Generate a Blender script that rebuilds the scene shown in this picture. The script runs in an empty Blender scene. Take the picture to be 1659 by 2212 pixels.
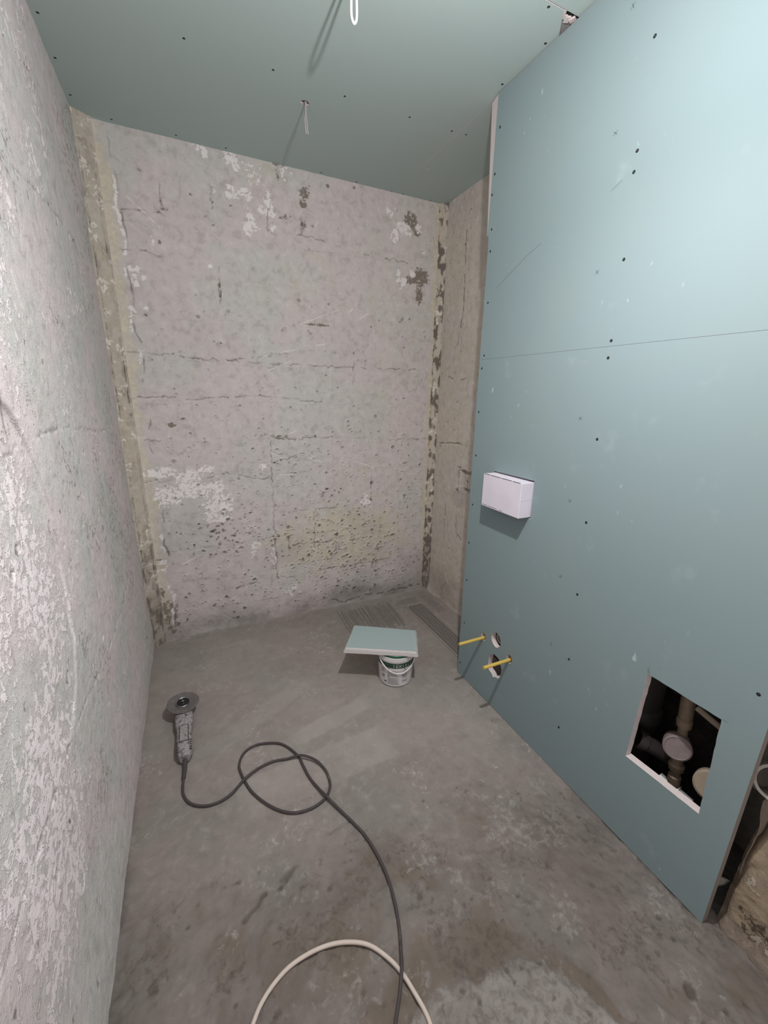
import bpy, bmesh, math, random
import numpy as np
from mathutils import Vector, Matrix

# ---------------------------------------------------------------- camera, world, lamp, exposure
scene = bpy.context.scene
C = scene.collection
F_PX = 884.8
PITCH, YAW, ROLL, CAM_H = 0.2796, 0.4392, 0.0196, 1.4128

def make_camera():
    sy, cy = math.sin(YAW), math.cos(YAW)
    fwd = Vector((sy * math.cos(PITCH), cy * math.cos(PITCH), -math.sin(PITCH)))
    rt = Vector((cy, -sy, 0))
    up = rt.cross(fwd)
    r2 = math.cos(ROLL) * rt + math.sin(ROLL) * up
    u2 = -math.sin(ROLL) * rt + math.cos(ROLL) * up
    cd = bpy.data.cameras.new('camera')
    cd.sensor_fit = 'HORIZONTAL'
    cd.sensor_width = 36
    cd.lens = F_PX / 1659 * 36
    cd.clip_start = 0.02
    co = bpy.data.objects.new('camera', cd)
    m = Matrix((r2, u2, -fwd)).transposed().to_4x4()
    m.translation = (0, 0, CAM_H)
    co.matrix_world = m
    C.objects.link(co)
    scene.camera = co
make_camera()

w = bpy.data.worlds.new('world')
scene.world = w
w.use_nodes = True
w.node_tree.nodes['Background'].inputs[0].default_value = (1.0, 0.955, 0.965, 1)
w.node_tree.nodes['Background'].inputs[1].default_value = 0.45

# the bare lamp hanging under the ceiling, just above the picture
def lamp(name, kind, energy, loc, **kw):
    d = bpy.data.lights.new(name, kind)
    d.energy = energy
    d.color = (1.0, 0.965, 0.965)
    for k, x in kw.items():
        setattr(d, k, x)
    o = bpy.data.objects.new(name, d)
    o.location = loc
    C.objects.link(o)
    return o
LAMP = (0.506, 0.60, 2.15)
lamp('ceiling_lamp_light', 'POINT', 18.0, LAMP, shadow_soft_size=0.016)
lamp('ceiling_lamp_beam', 'SPOT', 22.0, LAMP, shadow_soft_size=0.016, spot_size=math.radians(165), spot_blend=1.0)

scene.view_settings.view_transform = 'Standard'
scene.view_settings.look = 'None'
scene.view_settings.gamma = 1.0
scene.view_settings.use_curve_mapping = False
scene.view_settings.exposure = 1.0
scene.cycles.diffuse_bounces = 5
scene.cycles.max_bounces = 6

# ---------------------------------------------------------------- measures of the room
XL, XP, XR, YB, ZC = -0.312, 1.1625, 1.507, 2.4324, 2.5
BW_PAINT = [(0.156,2.49,0.028,0.014,1.0),(0.184,2.473,0.016,0.022,1.0),(0.301,2.477,0.028,0.034,1.0),(0.324,2.448,0.021,0.019,1.0),(0.294,2.339,0.028,0.031,1.0),(0.359,2.341,0.035,0.027,1.0),(0.399,2.454,0.055,0.027,0.6),(0.418,2.414,0.056,0.029,0.5),(0.464,2.321,0.023,0.053,1.0),(0.433,2.296,0.018,0.024,1.0),(0.373,2.236,0.023,0.045,1.0),(0.359,2.194,0.023,0.033,1.0),(0.405,2.201,0.018,0.012,1.0),(0.487,2.245,0.019,0.052,0.7),(-0.166,1.952,0.027,0.016,1.0),(-0.168,1.904,0.019,0.028,1.0),(-0.129,1.918,0.012,0.012,1.0),(0.175,2.005,0.017,0.01,1.0),(-0.073,2.069,0.01,0.027,0.8),(0.214,2.342,0.012,0.027,0.8),(-0.19,1.77,0.015,0.02,0.8),(-0.13,1.783,0.016,0.01,0.8),(1.148,2.405,0.029,0.027,0.7),(1.212,2.34,0.024,0.032,0.9),(1.177,2.293,0.024,0.037,0.9),(1.251,2.326,0.03,0.033,1.0),(1.333,2.35,0.025,0.023,1.0),(1.3,2.109,0.019,0.02,1.0),(1.204,2.102,0.018,0.019,1.0),(1.231,2.054,0.031,0.04,1.0),(1.361,2.235,0.025,0.019,0.6),(-0.164,0.99,0.076,0.03,1.0),(-0.038,0.965,0.069,0.036,1.0),(0.056,1.0,0.035,0.026,1.0),(-0.139,0.862,0.072,0.056,0.95),(-0.025,0.889,0.105,0.047,1.0),(0.099,0.89,0.053,0.037,1.0),(0.102,0.787,0.074,0.068,1.0),(0.091,0.714,0.069,0.028,1.0),(-0.224,0.468,0.032,0.039,0.6),(0.29,0.519,0.038,0.024,0.7),(0.263,0.469,0.027,0.024,0.6),(0.368,0.996,0.032,0.022,0.7),(0.507,0.178,0.067,0.04,0.6),(0.393,0.422,0.023,0.093,0.5),(1.007,0.732,0.033,0.038,0.8),(0.822,2.353,0.031,0.03,0.4),(0.545,2.474,0.042,0.035,0.5)]
BW_DARK = [(1.277,2.379,0.049,0.042,1.0),(1.318,2.334,0.031,0.023,1.0),(1.346,2.095,0.064,0.05,1.0),(1.267,2.073,0.057,0.025,1.0),(1.351,1.994,0.026,0.041,1.0),(0.655,2.4,0.029,0.025,1.0),(0.646,2.354,0.02,0.025,1.0),(0.517,2.503,0.021,0.014,1.0),(0.522,2.46,0.014,0.028,0.8),(0.643,2.27,0.017,0.038,0.7),(0.559,2.267,0.053,0.025,0.45),(0.705,1.781,0.07,0.007,1.0),(-0.088,1.239,0.022,0.014,1.0),(0.467,1.161,0.059,0.013,0.8),(-0.217,0.187,0.052,0.076,0.8),(-0.197,0.085,0.038,0.048,0.7),(-0.24,0.295,0.018,0.04,0.8),(0.205,1.906,0.009,0.064,0.7),(0.204,2.303,0.008,0.048,0.5),(0.778,2.456,0.01,0.01,1.0),(0.113,2.296,0.01,0.008,1.0),(-0.043,2.077,0.008,0.01,1.0),(0.928,2.478,0.008,0.008,1.0)]
BW_WARM = [(0.843,0.484,0.451,0.216,0.9),(0.722,1.928,0.248,0.166,0.35),(0.872,2.107,0.256,0.116,0.35),(1.185,1.693,0.264,0.565,0.3),(1.039,0.83,0.241,0.191,0.4),(0.453,2.436,0.115,0.059,0.4)]
BW_CRACK = [[(-0.221,2.185),(-0.113,2.192),(-0.029,2.197),(-0.001,2.189)],[(-0.014,2.326),(-0.019,2.253),(-0.013,2.218),(0.011,2.219)],[(0.202,2.35),(0.2,2.255)],[(0.109,2.221),(0.18,2.223)],[(-0.207,2.025),(-0.105,2.034),(-0.04,2.016)],[(0.214,2.011),(0.199,1.831)],[(0.496,2.406),(0.467,2.302),(0.462,2.2),(0.507,2.186)],[(0.604,2.211),(0.754,2.202),(0.914,2.17)],[(0.914,2.17),(1.326,2.167)],[(0.634,2.351),(0.629,2.215)],[(-0.238,1.586),(-0.091,1.584),(0.076,1.571)],[(0.076,1.571),(0.375,1.562),(0.685,1.564),(1.032,1.565),(1.354,1.565)],[(0.21,1.566),(0.581,1.632)],[(0.927,1.652),(0.92,1.468)],[(-0.247,1.371),(-0.051,1.381)],[(-0.053,1.363),(0.365,1.392),(0.736,1.358)],[(-0.223,1.162),(-0.118,1.164)],[(-0.25,0.947),(0.015,0.941),(0.161,0.97),(0.335,0.924),(0.415,0.933)],[(0.413,1.136),(0.407,0.792),(0.408,0.278)],[(0.453,1.148),(0.79,1.153)],[(0.42,1.015),(0.557,1.05)],[(0.661,0.709),(0.653,0.446)],[(0.493,0.54),(0.489,0.46)],[(0.506,0.495),(0.685,0.483)],[(0.685,0.483),(0.779,0.483)],[(0.572,0.709),(0.814,0.709)],[(1.168,1.129),(1.483,1.126)],[(0.403,0.294),(0.616,0.24)],[(-0.26,0.51),(-0.192,0.508)],[(0.68,0.295),(1.01,0.291),(1.225,0.292)],[(1.055,0.952),(1.041,0.703)],[(-0.04,0.616),(-0.051,0.506)],[(0.707,0.087),(0.839,0.024),(1.012,0.043),(1.232,0.036),(1.445,0.044)],[(0.156,0.262),(0.294,0.273)]]
BW_SCRATCH = [[(-0.152,2.238),(-0.036,2.14)],[(0.898,1.862),(0.941,1.915)],[(0.956,1.831),(1.014,1.865)],[(1.052,1.901),(1.102,1.931)],[(0.41,1.075),(0.475,1.045)],[(0.627,1.038),(0.713,1.006)],[(0.848,1.028),(1.055,0.958)],[(-0.115,0.465),(-0.027,0.502)],[(0.091,0.431),(0.158,0.45)],[(0.124,0.19),(0.238,0.271)],[(0.391,0.499),(0.417,0.292)],[(0.456,0.944),(0.553,0.941)],[(0.691,2.225),(0.718,2.282)],[(0.44,1.149),(0.563,1.199)],[(0.378,1.597),(0.798,1.695)],[(0.423,1.528),(0.579,1.596)],[(0.612,1.778),(0.829,1.868)]]
PANEL_SCREW = [(0.922,2.295),(0.921,2.054),(0.921,2.006),(0.909,1.793),(0.908,1.579),(0.909,1.531),(0.902,1.289),(0.893,1.016),(0.882,0.757),(0.873,0.502),(0.868,0.204),(0.361,0.744),(1.521,2.381),(1.53,2.237),(1.537,2.171),(1.523,2.049),(1.52,1.972),(1.509,1.783),(1.505,1.579),(1.514,1.528),(1.512,1.346),(1.507,1.154),(1.501,0.925),(1.506,0.735),(1.5,0.54),(1.491,0.308),(1.498,0.068)]
PANEL_CROSS = [(0.999,2.128),(0.993,1.78),(0.976,1.349),(0.969,1.072),(0.961,0.792),(0.957,0.514),(1.001,2.403)]
CEIL_SCREW = [(0.106,1.808),(0.389,1.815),(-0.294,2.097),(-0.293,1.903),(-0.292,2.298),(-0.171,2.401),(0.072,2.399),(0.28,2.404),(0.74,2.413),(0.936,2.419),(1.15,2.43),(1.218,2.426),(0.937,1.823),(1.141,1.822),(1.21,1.815),(1.063,1.209),(1.152,1.308),(1.149,1.51),(1.51,2.078),(0.659,1.827),(1.397,2.423),(1.508,2.358)]
CORD = [(-0.154,1.473),(-0.156,1.407),(-0.157,1.356),(-0.149,1.314),(-0.127,1.279),(-0.09,1.255),(-0.045,1.248),(0.003,1.26),(0.056,1.299),(0.111,1.329),(0.166,1.341),(0.219,1.331),(0.271,1.315),(0.317,1.276),(0.341,1.231),(0.346,1.185),(0.339,1.146),(0.314,1.113),(0.275,1.096),(0.233,1.093),(0.189,1.104),(0.145,1.136),(0.105,1.185),(0.073,1.24),(0.055,1.293),(0.044,1.341),(0.042,1.375),(0.056,1.415),(0.082,1.44),(0.12,1.449),(0.165,1.439),(0.208,1.417),(0.238,1.379),(0.264,1.323),(0.27,1.274),(0.28,1.21),(0.299,1.148),(0.31,1.115),(0.338,1.054),(0.376,0.971),(0.395,0.914),(0.405,0.844),(0.406,0.778),(0.396,0.712),(0.382,0.661),(0.364,0.617),(0.349,0.584),(0.326,0.549),(0.308,0.527),(0.289,0.503),(0.258,0.461)]
CABLE = [(-0.04,0.582),(-0.015,0.629),(-0.002,0.65),(0.017,0.671),(0.048,0.692),(0.092,0.709),(0.147,0.714),(0.202,0.708),(0.254,0.69),(0.296,0.663),(0.33,0.619),(0.349,0.579),(0.36,0.537),(0.368,0.495),(0.367,0.463),(0.361,0.414)]
# ---------------------------------------------------------------- helpers
random.seed(4)
RNG = np.random.RandomState(7)

class NT:
    """small node-tree writer"""
    def __init__(s, name):
        s.m = bpy.data.materials.new(name)
        s.m.use_nodes = True
        s.t = s.m.node_tree
        s.b = s.t.nodes['Principled BSDF']
        s.co = s.t.nodes.new('ShaderNodeTexCoord').outputs['Object']
    def set(s, sock, val):
        if hasattr(val, 'is_linked') or hasattr(val, 'links'):
            s.t.links.new(val, sock)
        else:
            sock.default_value = val
    def noise(s, scale, detail=4, rough=0.6, scl=None, dist=0.0, loc=None):
        n = s.t.nodes.new('ShaderNodeTexNoise')
        v = s.co
        if scl or loc:
            mp = s.t.nodes.new('ShaderNodeMapping')
            mp.inputs['Scale'].default_value = scl or (1, 1, 1)
            mp.inputs['Location'].default_value = loc or (0, 0, 0)
            s.t.links.new(s.co, mp.inputs[0])
            v = mp.outputs[0]
        s.t.links.new(v, n.inputs['Vector'])
        n.inputs['Scale'].default_value = scale
        n.inputs['Detail'].default_value = detail
        n.inputs['Roughness'].default_value = rough
        n.inputs['Distortion'].default_value = dist
        return n.outputs['Fac']
    def voro(s, scale, scl=None):
        n = s.t.nodes.new('ShaderNodeTexVoronoi')
        v = s.co
        if scl:
            mp = s.t.nodes.new('ShaderNodeMapping')
            mp.inputs['Scale'].default_value = scl
            s.t.links.new(s.co, mp.inputs[0])
            v = mp.outputs[0]
        s.t.links.new(v, n.inputs['Vector'])
        n.inputs['Scale'].default_value = scale
        return n.outputs['Distance']
    def attr(s, name):
        n = s.t.nodes.new('ShaderNodeAttribute')
        n.attribute_name = name
        return n.outputs['Fac']
    def math(s, op, a, b=0.0, c=0.0):
        n = s.t.nodes.new('ShaderNodeMath')
        n.operation = op
        for i, x in enumerate((a, b, c)):
            s.set(n.inputs[i], x)
        return n.outputs[0]
    def step(s, x, lo, hi, a=0.0, b=1.0):
        n = s.t.nodes.new('ShaderNodeMapRange')
        n.interpolation_type = 'SMOOTHSTEP'
        s.set(n.inputs[0], x)
        for i, v in zip((1, 2, 3, 4), (lo, hi, a, b)):
            n.inputs[i].default_value = v
        return n.outputs[0]
    def mix(s, f, a, b):
        n = s.t.nodes.new('ShaderNodeMix')
        n.data_type = 'RGBA'
        s.set(n.inputs[0], f)
        s.set(n.inputs[6], a)
        s.set(n.inputs[7], b)
        return n.outputs[2]
    def bump(s, h, dist=0.002, strength=1.0):
        n = s.t.nodes.new('ShaderNodeBump')
        n.inputs['Strength'].default_value = strength
        n.inputs['Distance'].default_value = dist
        s.set(n.inputs['Height'], h)
        s.t.links.new(n.outputs[0], s.b.inputs['Normal'])
    def out(s, col, rough=0.9, metal=0.0, spec=0.25):
        s.set(s.b.inputs['Base Color'], col)
        s.set(s.b.inputs['Roughness'], rough)
        s.b.inputs['Metallic'].default_value = metal
        s.b.inputs['Specular IOR Level'].default_value = spec
        return s.m

def concrete(name, a, b, paint, warm, dark, bump=0.0022, grain=1.0, lite=(0.9, 0.86, 0.85, 1), soft=0.0):
    """raw wall: two tones of cement, flaked paint, sandy mortar and dirt where the attributes put them"""
    t = NT(name)
    big = t.step(t.noise(3.1, 3, 0.55), 0.38, 0.62)
    col = t.mix(big, a, b)
    mid = t.noise(26, 4, 0.65, dist=0.4)
    col = t.mix(t.step(mid, 0.3, 0.5, 0.22, 0.0), col, (0.12, 0.10, 0.09, 1))
    col = t.mix(t.step(mid, 0.5, 0.72, 0.0, 0.22), col, lite)
    n2 = t.noise(48, 4, 0.68, dist=0.5, loc=(3, 1, 7))
    n2b = t.noise(11, 2, 0.6, loc=(7, 3, 1))
    wf = t.step(t.math('ADD', t.attr('warm'), t.math('MULTIPLY_ADD', n2b, 1.2, -0.6)), 0.15, 0.85)
    col = t.mix(wf, col, t.mix(t.step(n2, 0.35, 0.7), t.mix(0.25, warm, (0.2, 0.16, 0.12, 1)), warm))
    da = t.attr('dark')
    df = t.step(t.math('ADD', da, t.math('MULTIPLY_ADD', n2, 2.2, -1.1)), 0.38 - 0.5 * soft, 0.62 + 0.6 * soft, 0, 0.9)
    df = t.math('MULTIPLY', df, t.step(da, 0.02, 0.14))
    col = t.mix(df, col, dark)
    pa = t.attr('paint')
    pf = t.step(t.math('ADD', pa, t.math('MULTIPLY_ADD', n2, 3.2, -1.6)), 0.44 - soft, 0.54 + soft, 0, 0.92)
    pf = t.math('MULTIPLY', pf, t.step(pa, 0.02, 0.14))
    col = t.mix(pf, col, t.mix(t.noise(40, 3), paint, t.mix(0.05, paint, (0.3, 0.27, 0.25, 1))))
    tone = t.attr('tone')
    col = t.mix(t.step(tone, 0.5, 1.0, 0, 0.6), col, lite)
    col = t.mix(t.step(tone, 0.5, 0.0, 0, 0.85), col, (0.10, 0.085, 0.075, 1))
    g = t.noise(420, 2, 0.7)
    col = t.mix(t.step(g, 0.2, 0.45, 0.22 * grain, 0.0), col, (0.12, 0.10, 0.095, 1))
    col = t.mix(t.step(g, 0.58, 0.85, 0.0, 0.25 * grain), col, lite)
    h = t.math('ADD', t.math('MULTIPLY', n2, 0.8), t.math('ADD', t.math('MULTIPLY', g, 0.28), t.math('MULTIPLY', pf, 0.35)))
    t.bump(h, bump)
    return t.out(col, 0.92, 0, 0.15)

def plain(name, col, rough=0.5, metal=0.0, dust=0.0, dustcol=(0.42, 0.39, 0.37, 1), scale=60, spec=0.4, bump=0.0):
    t = NT(name)
    n = t.noise(scale, 5, 0.65)
    c = t.mix(t.step(n, 0.3, 0.75, 0, 0.25), col, tuple(x * 0.7 for x in col[:3]) + (1,))
    if dust:
        c = t.mix(t.step(t.noise(scale * 0.6, 5, 0.7, loc=(4, 2, 1)), 0.62 - 0.35 * dust, 0.78 - 0.3 * dust, 0, min(1, dust * 1.1)), c, dustcol)
    if bump:
        t.bump(n, bump)
    return t.out(c, rough, metal, spec)

WHITE_PAINT = (0.90, 0.845, 0.835, 1)
M = {}
M['wall'] = concrete('raw_concrete', (0.630, 0.556, 0.550, 1), (0.590, 0.562, 0.532, 1), WHITE_PAINT, (0.70, 0.635, 0.515, 1), (0.20, 0.175, 0.135, 1))
M['wall_left'] = concrete('raw_concrete_side', (0.675, 0.605, 0.605, 1), (0.60, 0.592, 0.57, 1), (0.90, 0.825, 0.84, 1), (0.58, 0.51, 0.42, 1), (0.31, 0.265, 0.25, 1), 0.0045, 0.8)
M['wall_warm'] = concrete('sandy_mortar', (0.58, 0.525, 0.465, 1), (0.55, 0.505, 0.455, 1), (0.82, 0.75, 0.67, 1), (0.60, 0.53, 0.435, 1), (0.24, 0.20, 0.17, 1))
M['floor'] = concrete('screed', (0.252, 0.212, 0.199, 1), (0.232, 0.212, 0.193, 1), (0.40, 0.375, 0.35, 1), (0.185, 0.150, 0.118, 1), (0.11, 0.088, 0.072, 1), 0.0012, 0.8, (0.46, 0.415, 0.385, 1), 0.35)
M['chase'] = concrete('rough_masonry', (0.25, 0.20, 0.16, 1), (0.20, 0.165, 0.135, 1), (0.42, 0.36, 0.29, 1), (0.34, 0.26, 0.175, 1), (0.05, 0.038, 0.03, 1), 0.006, 1.0, (0.5, 0.42, 0.34, 1))
M['cavity_shade'] = concrete('shade_black_wall', (0.020, 0.017, 0.016, 1), (0.026, 0.021, 0.019, 1), (0.06, 0.05, 0.045, 1), (0.04, 0.03, 0.025, 1), (0.01, 0.008, 0.007, 1), 0.004, 0.3, (0.05, 0.04, 0.037, 1))  # near-black stands in for the shade inside the pipe cavity

def green_board(name, ca, cb):
    t = NT(name)
    n = t.noise(2.2, 3, 0.5)
    col = t.mix(t.step(n, 0.35, 0.65), ca, cb)
    f = t.noise(600, 2, 0.6)
    col = t.mix(t.step(f, 0.3, 0.7, 0.0, 0.12), col, (0.20, 0.27, 0.28, 1))
    sc = t.noise(24, 3, 0.5, scl=(1, 1.7, 0.8), loc=(1, 5, 2))
    region = t.step(t.noise(4.0, 2, 0.5, loc=(9, 2, 4)), 0.47, 0.62)
    scuff = t.math('MULTIPLY', t.step(sc, 0.70, 0.76), region)
    col = t.mix(t.math('MULTIPLY', scuff, 0.7), col, (0.50, 0.58, 0.60, 1))
    haze = t.step(t.noise(9, 3, 0.6, loc=(2, 8, 3)), 0.62, 0.8, 0, 0.16)
    col = t.mix(haze, col, (0.42, 0.49, 0.51, 1))
    return t.out(col, 0.85, 0, 0.2)
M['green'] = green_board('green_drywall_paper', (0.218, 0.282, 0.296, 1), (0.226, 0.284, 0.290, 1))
M['green_lit'] = green_board('green_drywall_paper_lit', (0.450, 0.545, 0.525, 1), (0.460, 0.548, 0.522, 1))  # same board paper, brightened in the colour to make up for weak ceiling light
M['green_offcut'] = green_board('green_offcut_paper', (0.335, 0.415, 0.412, 1), (0.345, 0.415, 0.408, 1))
M['gypsum'] = plain('gypsum_core', (0.66, 0.585, 0.575, 1), 0.95, bump=0.0008, scale=120, spec=0.1)
M['edge_paper'] = plain('dirty_shaded_edge_paper', (0.24, 0.205, 0.175, 1), 0.9, dust=0.2, scale=40)  # dirty paper colour that also takes in the shade on this edge
M['screw'] = plain('black_phosphate', (0.025, 0.025, 0.027, 1), 0.5, 0.6)
M['pencil'] = plain('pencil_lead', (0.09, 0.105, 0.11, 1), 0.8)
M['box_white'] = plain('white_plastic', (0.68, 0.635, 0.71, 1), 0.55, scale=8)
M['seam'] = plain('dark_gap', (0.10, 0.10, 0.105, 1), 0.9)
M['yellow'] = plain('yellow_sleeve', (0.62, 0.44, 0.10, 1), 0.5, dust=0.12, scale=90)
M['hole'] = plain('dark_cavity', (0.02, 0.015, 0.014, 1), 1)
M['pipe_white'] = plain('dusty_white_pipe', (0.40, 0.36, 0.32, 1), 0.6, dust=0.3, dustcol=(0.30, 0.26, 0.22, 1), scale=40)
M['pipe_grey'] = plain('dusty_grey_pipe', (0.028, 0.023, 0.022, 1), 0.6, dust=0.05, dustcol=(0.10, 0.085, 0.08, 1), scale=50)
M['pipe_beige'] = plain('dusty_beige_pipe', (0.27, 0.22, 0.165, 1), 0.75, dust=0.3, dustcol=(0.30, 0.26, 0.22, 1), scale=60, bump=0.001)
M['brass'] = plain('dull_brass', (0.20, 0.155, 0.105, 1), 0.5, 0.2, dust=0.4, dustcol=(0.24, 0.20, 0.17, 1), scale=70)
M['meter'] = plain('dusty_meter', (0.19, 0.15, 0.15, 1), 0.7, dust=0.4, dustcol=(0.25, 0.21, 0.20, 1), scale=70)
M['green_lid'] = plain('dark_green_plastic', (0.018, 0.10, 0.052, 1), 0.4, dust=0.1, scale=50)
M['green_band'] = plain('dark_green_print', (0.02, 0.055, 0.035, 1), 0.45)
M['bucket'] = plain('white_bucket_plastic', (0.68, 0.645, 0.645, 1), 0.5, dust=0.3, dustcol=(0.50, 0.46, 0.43, 1), scale=30)
M['bail'] = plain('white_handle_plastic', (0.72, 0.68, 0.67, 1), 0.45)
M['print'] = plain('grey_print', (0.20, 0.19, 0.20, 1), 0.6)
M['print_white'] = plain('white_print', (0.55, 0.60, 0.56, 1), 0.6)
M['print_black'] = plain('black_print', (0.04, 0.04, 0.045, 1), 0.6)
M['disc'] = plain('worn_steel_disc', (0.17, 0.155, 0.148, 1), 0.5, 0.35, dust=0.35, dustcol=(0.33, 0.295, 0.275, 1), scale=60)
M['steel'] = plain('bright_steel', (0.42, 0.42, 0.41, 1), 0.22, 1.0)
M['black_metal'] = plain('black_flange', (0.03, 0.03, 0.03, 1), 0.35, 0.5)
M['grinder'] = plain('dust_caked_plastic', (0.07, 0.062, 0.06, 1), 0.8, dust=0.84, dustcol=(0.36, 0.332, 0.33, 1), scale=110, bump=0.003)
M['rubber'] = plain('dusty_black_rubber', (0.060, 0.050, 0.050, 1), 0.65, dust=0.22, dustcol=(0.34, 0.30, 0.28, 1), scale=22)
M['cable_white'] = plain('off_white_cable', (0.60, 0.51, 0.45, 1), 0.55, dust=0.1)
M['cable_bright'] = plain('white_cable', (0.80, 0.76, 0.78, 1), 0.45)
M['cable_grey'] = plain('dusty_cable', (0.42, 0.39, 0.38, 1), 0.6, dust=0.3)
M['zinc'] = plain('zinc_profile', (0.42, 0.42, 0.42, 1), 0.45, 0.3)
M['drain'] = plain('cement_stained_plate', (0.20, 0.18, 0.165, 1), 0.85, dust=0.2, dustcol=(0.28, 0.26, 0.24, 1), scale=80)
M['adhesive'] = plain('dried_tile_adhesive', (0.215, 0.20, 0.18, 1), 0.95, bump=0.001, scale=160, spec=0.1)

def link(name, me, mat=None, parent=None):
    o = bpy.data.objects.new(name, me)
    if mat is not None and me is not None and not me.materials:
        me.materials.append(M[mat])
    C.objects.link(o)
    if parent is not None:
        o.parent = parent
    return o

def empty(name, loc=(0, 0, 0)):
    o = bpy.data.objects.new(name, None)
    o.empty_display_size = 0.05
    o.location = loc
    C.objects.link(o)
    return o

def child(o, parent):
    """parent o, keeping the world-space coordinates its mesh was built in"""
    o.parent = parent
    o.matrix_parent_inverse = Matrix.Translation(parent.location).inverted()
    return o

def tag(o, label=None, cat=None, group=None, kind=None):
    for k, x in (('label', label), ('category', cat), ('group', group), ('kind', kind)):
        if x:
            o[k] = x
    return o

def bm_mesh(bm, name, smooth=False, angle=None):
    bmesh.ops.recalc_face_normals(bm, faces=bm.faces)
    me = bpy.data.meshes.new(name)
    bm.to_mesh(me)
    bm.free()
    if smooth:
        me.polygons.foreach_set('use_smooth', [True] * len(me.polygons))
        if angle:
            me.set_sharp_from_angle(angle=math.radians(angle))
    return me

def frame(axis):
    a = Vector(axis).normalized()
    t = Vector((0, 0, 1)) if abs(a.z) < 0.9 else Vector((1, 0, 0))
    x = a.cross(t).normalized()
    return x, a.cross(x).normalized(), a

def add_lathe(bm, prof, origin=(0, 0, 0), axis=(0, 0, 1), n=32, squash=1.0, jit=0.0):
    """revolve [(r, h), ...] about axis; a profile that starts or ends at r=0 is closed there"""
    x, y, a = frame(axis)
    o = Vector(origin)
    rings = []
    for r, h in prof:
        if r < 1e-6:
            rings.append([bm.verts.new(o + a * h)])
        else:
            rings.append([bm.verts.new(o + a * h + (x * math.cos(2 * math.pi * k / n) + y * squash * math.sin(2 * math.pi * k / n)) * r * (1 + jit * (random.random() - 0.5))) for k in range(n)])
    for p, q in zip(rings, rings[1:]):
        for k in range(n):
            k2 = (k + 1) % n
            if len(p) == 1 and len(q) == 1:
                continue
            if len(p) == 1:
                bm.faces.new((p[0], q[k], q[k2]))
            elif len(q) == 1:
                bm.faces.new((p[k], p[k2], q[0]))
            else:
                bm.faces.new((p[k], p[k2], q[k2], q[k]))

def catmull(pts, sub=6):
    P = [Vector(p) for p in pts]
    P = [2 * P[0] - P[1]] + P + [2 * P[-1] - P[-2]]
    o = []
    for i in range(1, len(P) - 2):
        for k in range(sub):
            t = k / sub
            o.append(0.5 * (2 * P[i] + (P[i + 1] - P[i - 1]) * t + (2 * P[i - 1] - 5 * P[i] + 4 * P[i + 1] - P[i + 2]) * t * t + (3 * P[i] - P[i - 1] - 3 * P[i + 1] + P[i + 2]) * t ** 3))
    o.append(P[-2])
    return o

def add_tube(bm, pts, r, n=10, cap=True, flat=1.0):
    """tube along pts; r a number or a list"""
    P = [Vector(p) for p in pts]
    rs = r if isinstance(r, (list, tuple)) else [r] * len(P)
    prev = None
    rings = []
    for i, p in enumerate(P):
        d = (P[min(i + 1, len(P) - 1)] - P[max(i - 1, 0)]).normalized()
        if prev is None:
            x, y, _ = frame(d)
        else:
            x = (prev - d * prev.dot(d)).normalized()
            y = d.cross(x)
        prev = x
        rings.append([bm.verts.new(p + (x * math.cos(2 * math.pi * k / n) + y * math.sin(2 * math.pi * k / n) * flat) * rs[i]) for k in range(n)])
    for a, b in zip(rings, rings[1:]):
        for k in range(n):
            bm.faces.new((a[k], a[(k + 1) % n], b[(k + 1) % n], b[k]))
    if cap:
        bm.faces.new(rings[0])
        bm.faces.new(rings[-1])

def add_box(bm, c, s, rz=0.0, bev=0.0):
    r = bmesh.ops.create_cube(bm, size=1.0, matrix=Matrix.Translation(c) @ Matrix.Rotation(rz, 4, 'Z') @ Matrix.Diagonal((*s, 1)))
    if bev:
        ed = {e for v in r['verts'] for e in v.link_edges}
        bmesh.ops.bevel(bm, geom=list(ed), offset=bev, segments=2, affect='EDGES', profile=0.5)

def plate(name, outline, holes, thick, to_world, mats, face_dir):
    """a flat board with real holes: outline and holes in 2-D, extruded by thick, placed by to_world(a, b, c) with c in 0..thick.
    Faces along face_dir get mats[0], cut edges mats[1]"""
    cu = bpy.data.curves.new(name, 'CURVE')
    cu.dimensions = '2D'
    cu.fill_mode = 'BOTH'
    cu.extrude = thick / 2
    for loop in [outline] + holes:
        sp = cu.splines.new('POLY')
        sp.points.add(len(loop) - 1)
        for p, q in zip(sp.points, loop):
            p.co = (q[0], q[1], 0, 1)
        sp.use_cyclic_u = True
    tmp = bpy.data.objects.new(name, cu)
    C.objects.link(tmp)
    dg = bpy.context.evaluated_depsgraph_get()
    me = bpy.data.meshes.new_from_object(tmp.evaluated_get(dg))
    bpy.data.objects.remove(tmp)
    bpy.data.curves.remove(cu)
    bm = bmesh.new()
    bm.from_mesh(me)
    bpy.data.meshes.remove(me)
    bmesh.ops.remove_doubles(bm, verts=bm.verts, dist=1e-5)
    for v in bm.verts:
        v.co = to_world(v.co.x, v.co.y, v.co.z + thick / 2)
    bmesh.ops.recalc_face_normals(bm, faces=bm.faces)
    fd = Vector(face_dir)
    for f in bm.faces:
        f.normal_update()
        f.material_index = 0 if abs(f.normal.dot(fd)) > 0.8 else (2 if len(mats) > 2 and f.normal.y < -0.9 and f.calc_center_median().y < 0.34 else 1)
        f.smooth = False
    me = bpy.data.meshes.new(name)
    bm.to_mesh(me)
    bm.free()
    for m in mats:
        me.materials.append(M[m])
    return me

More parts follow.
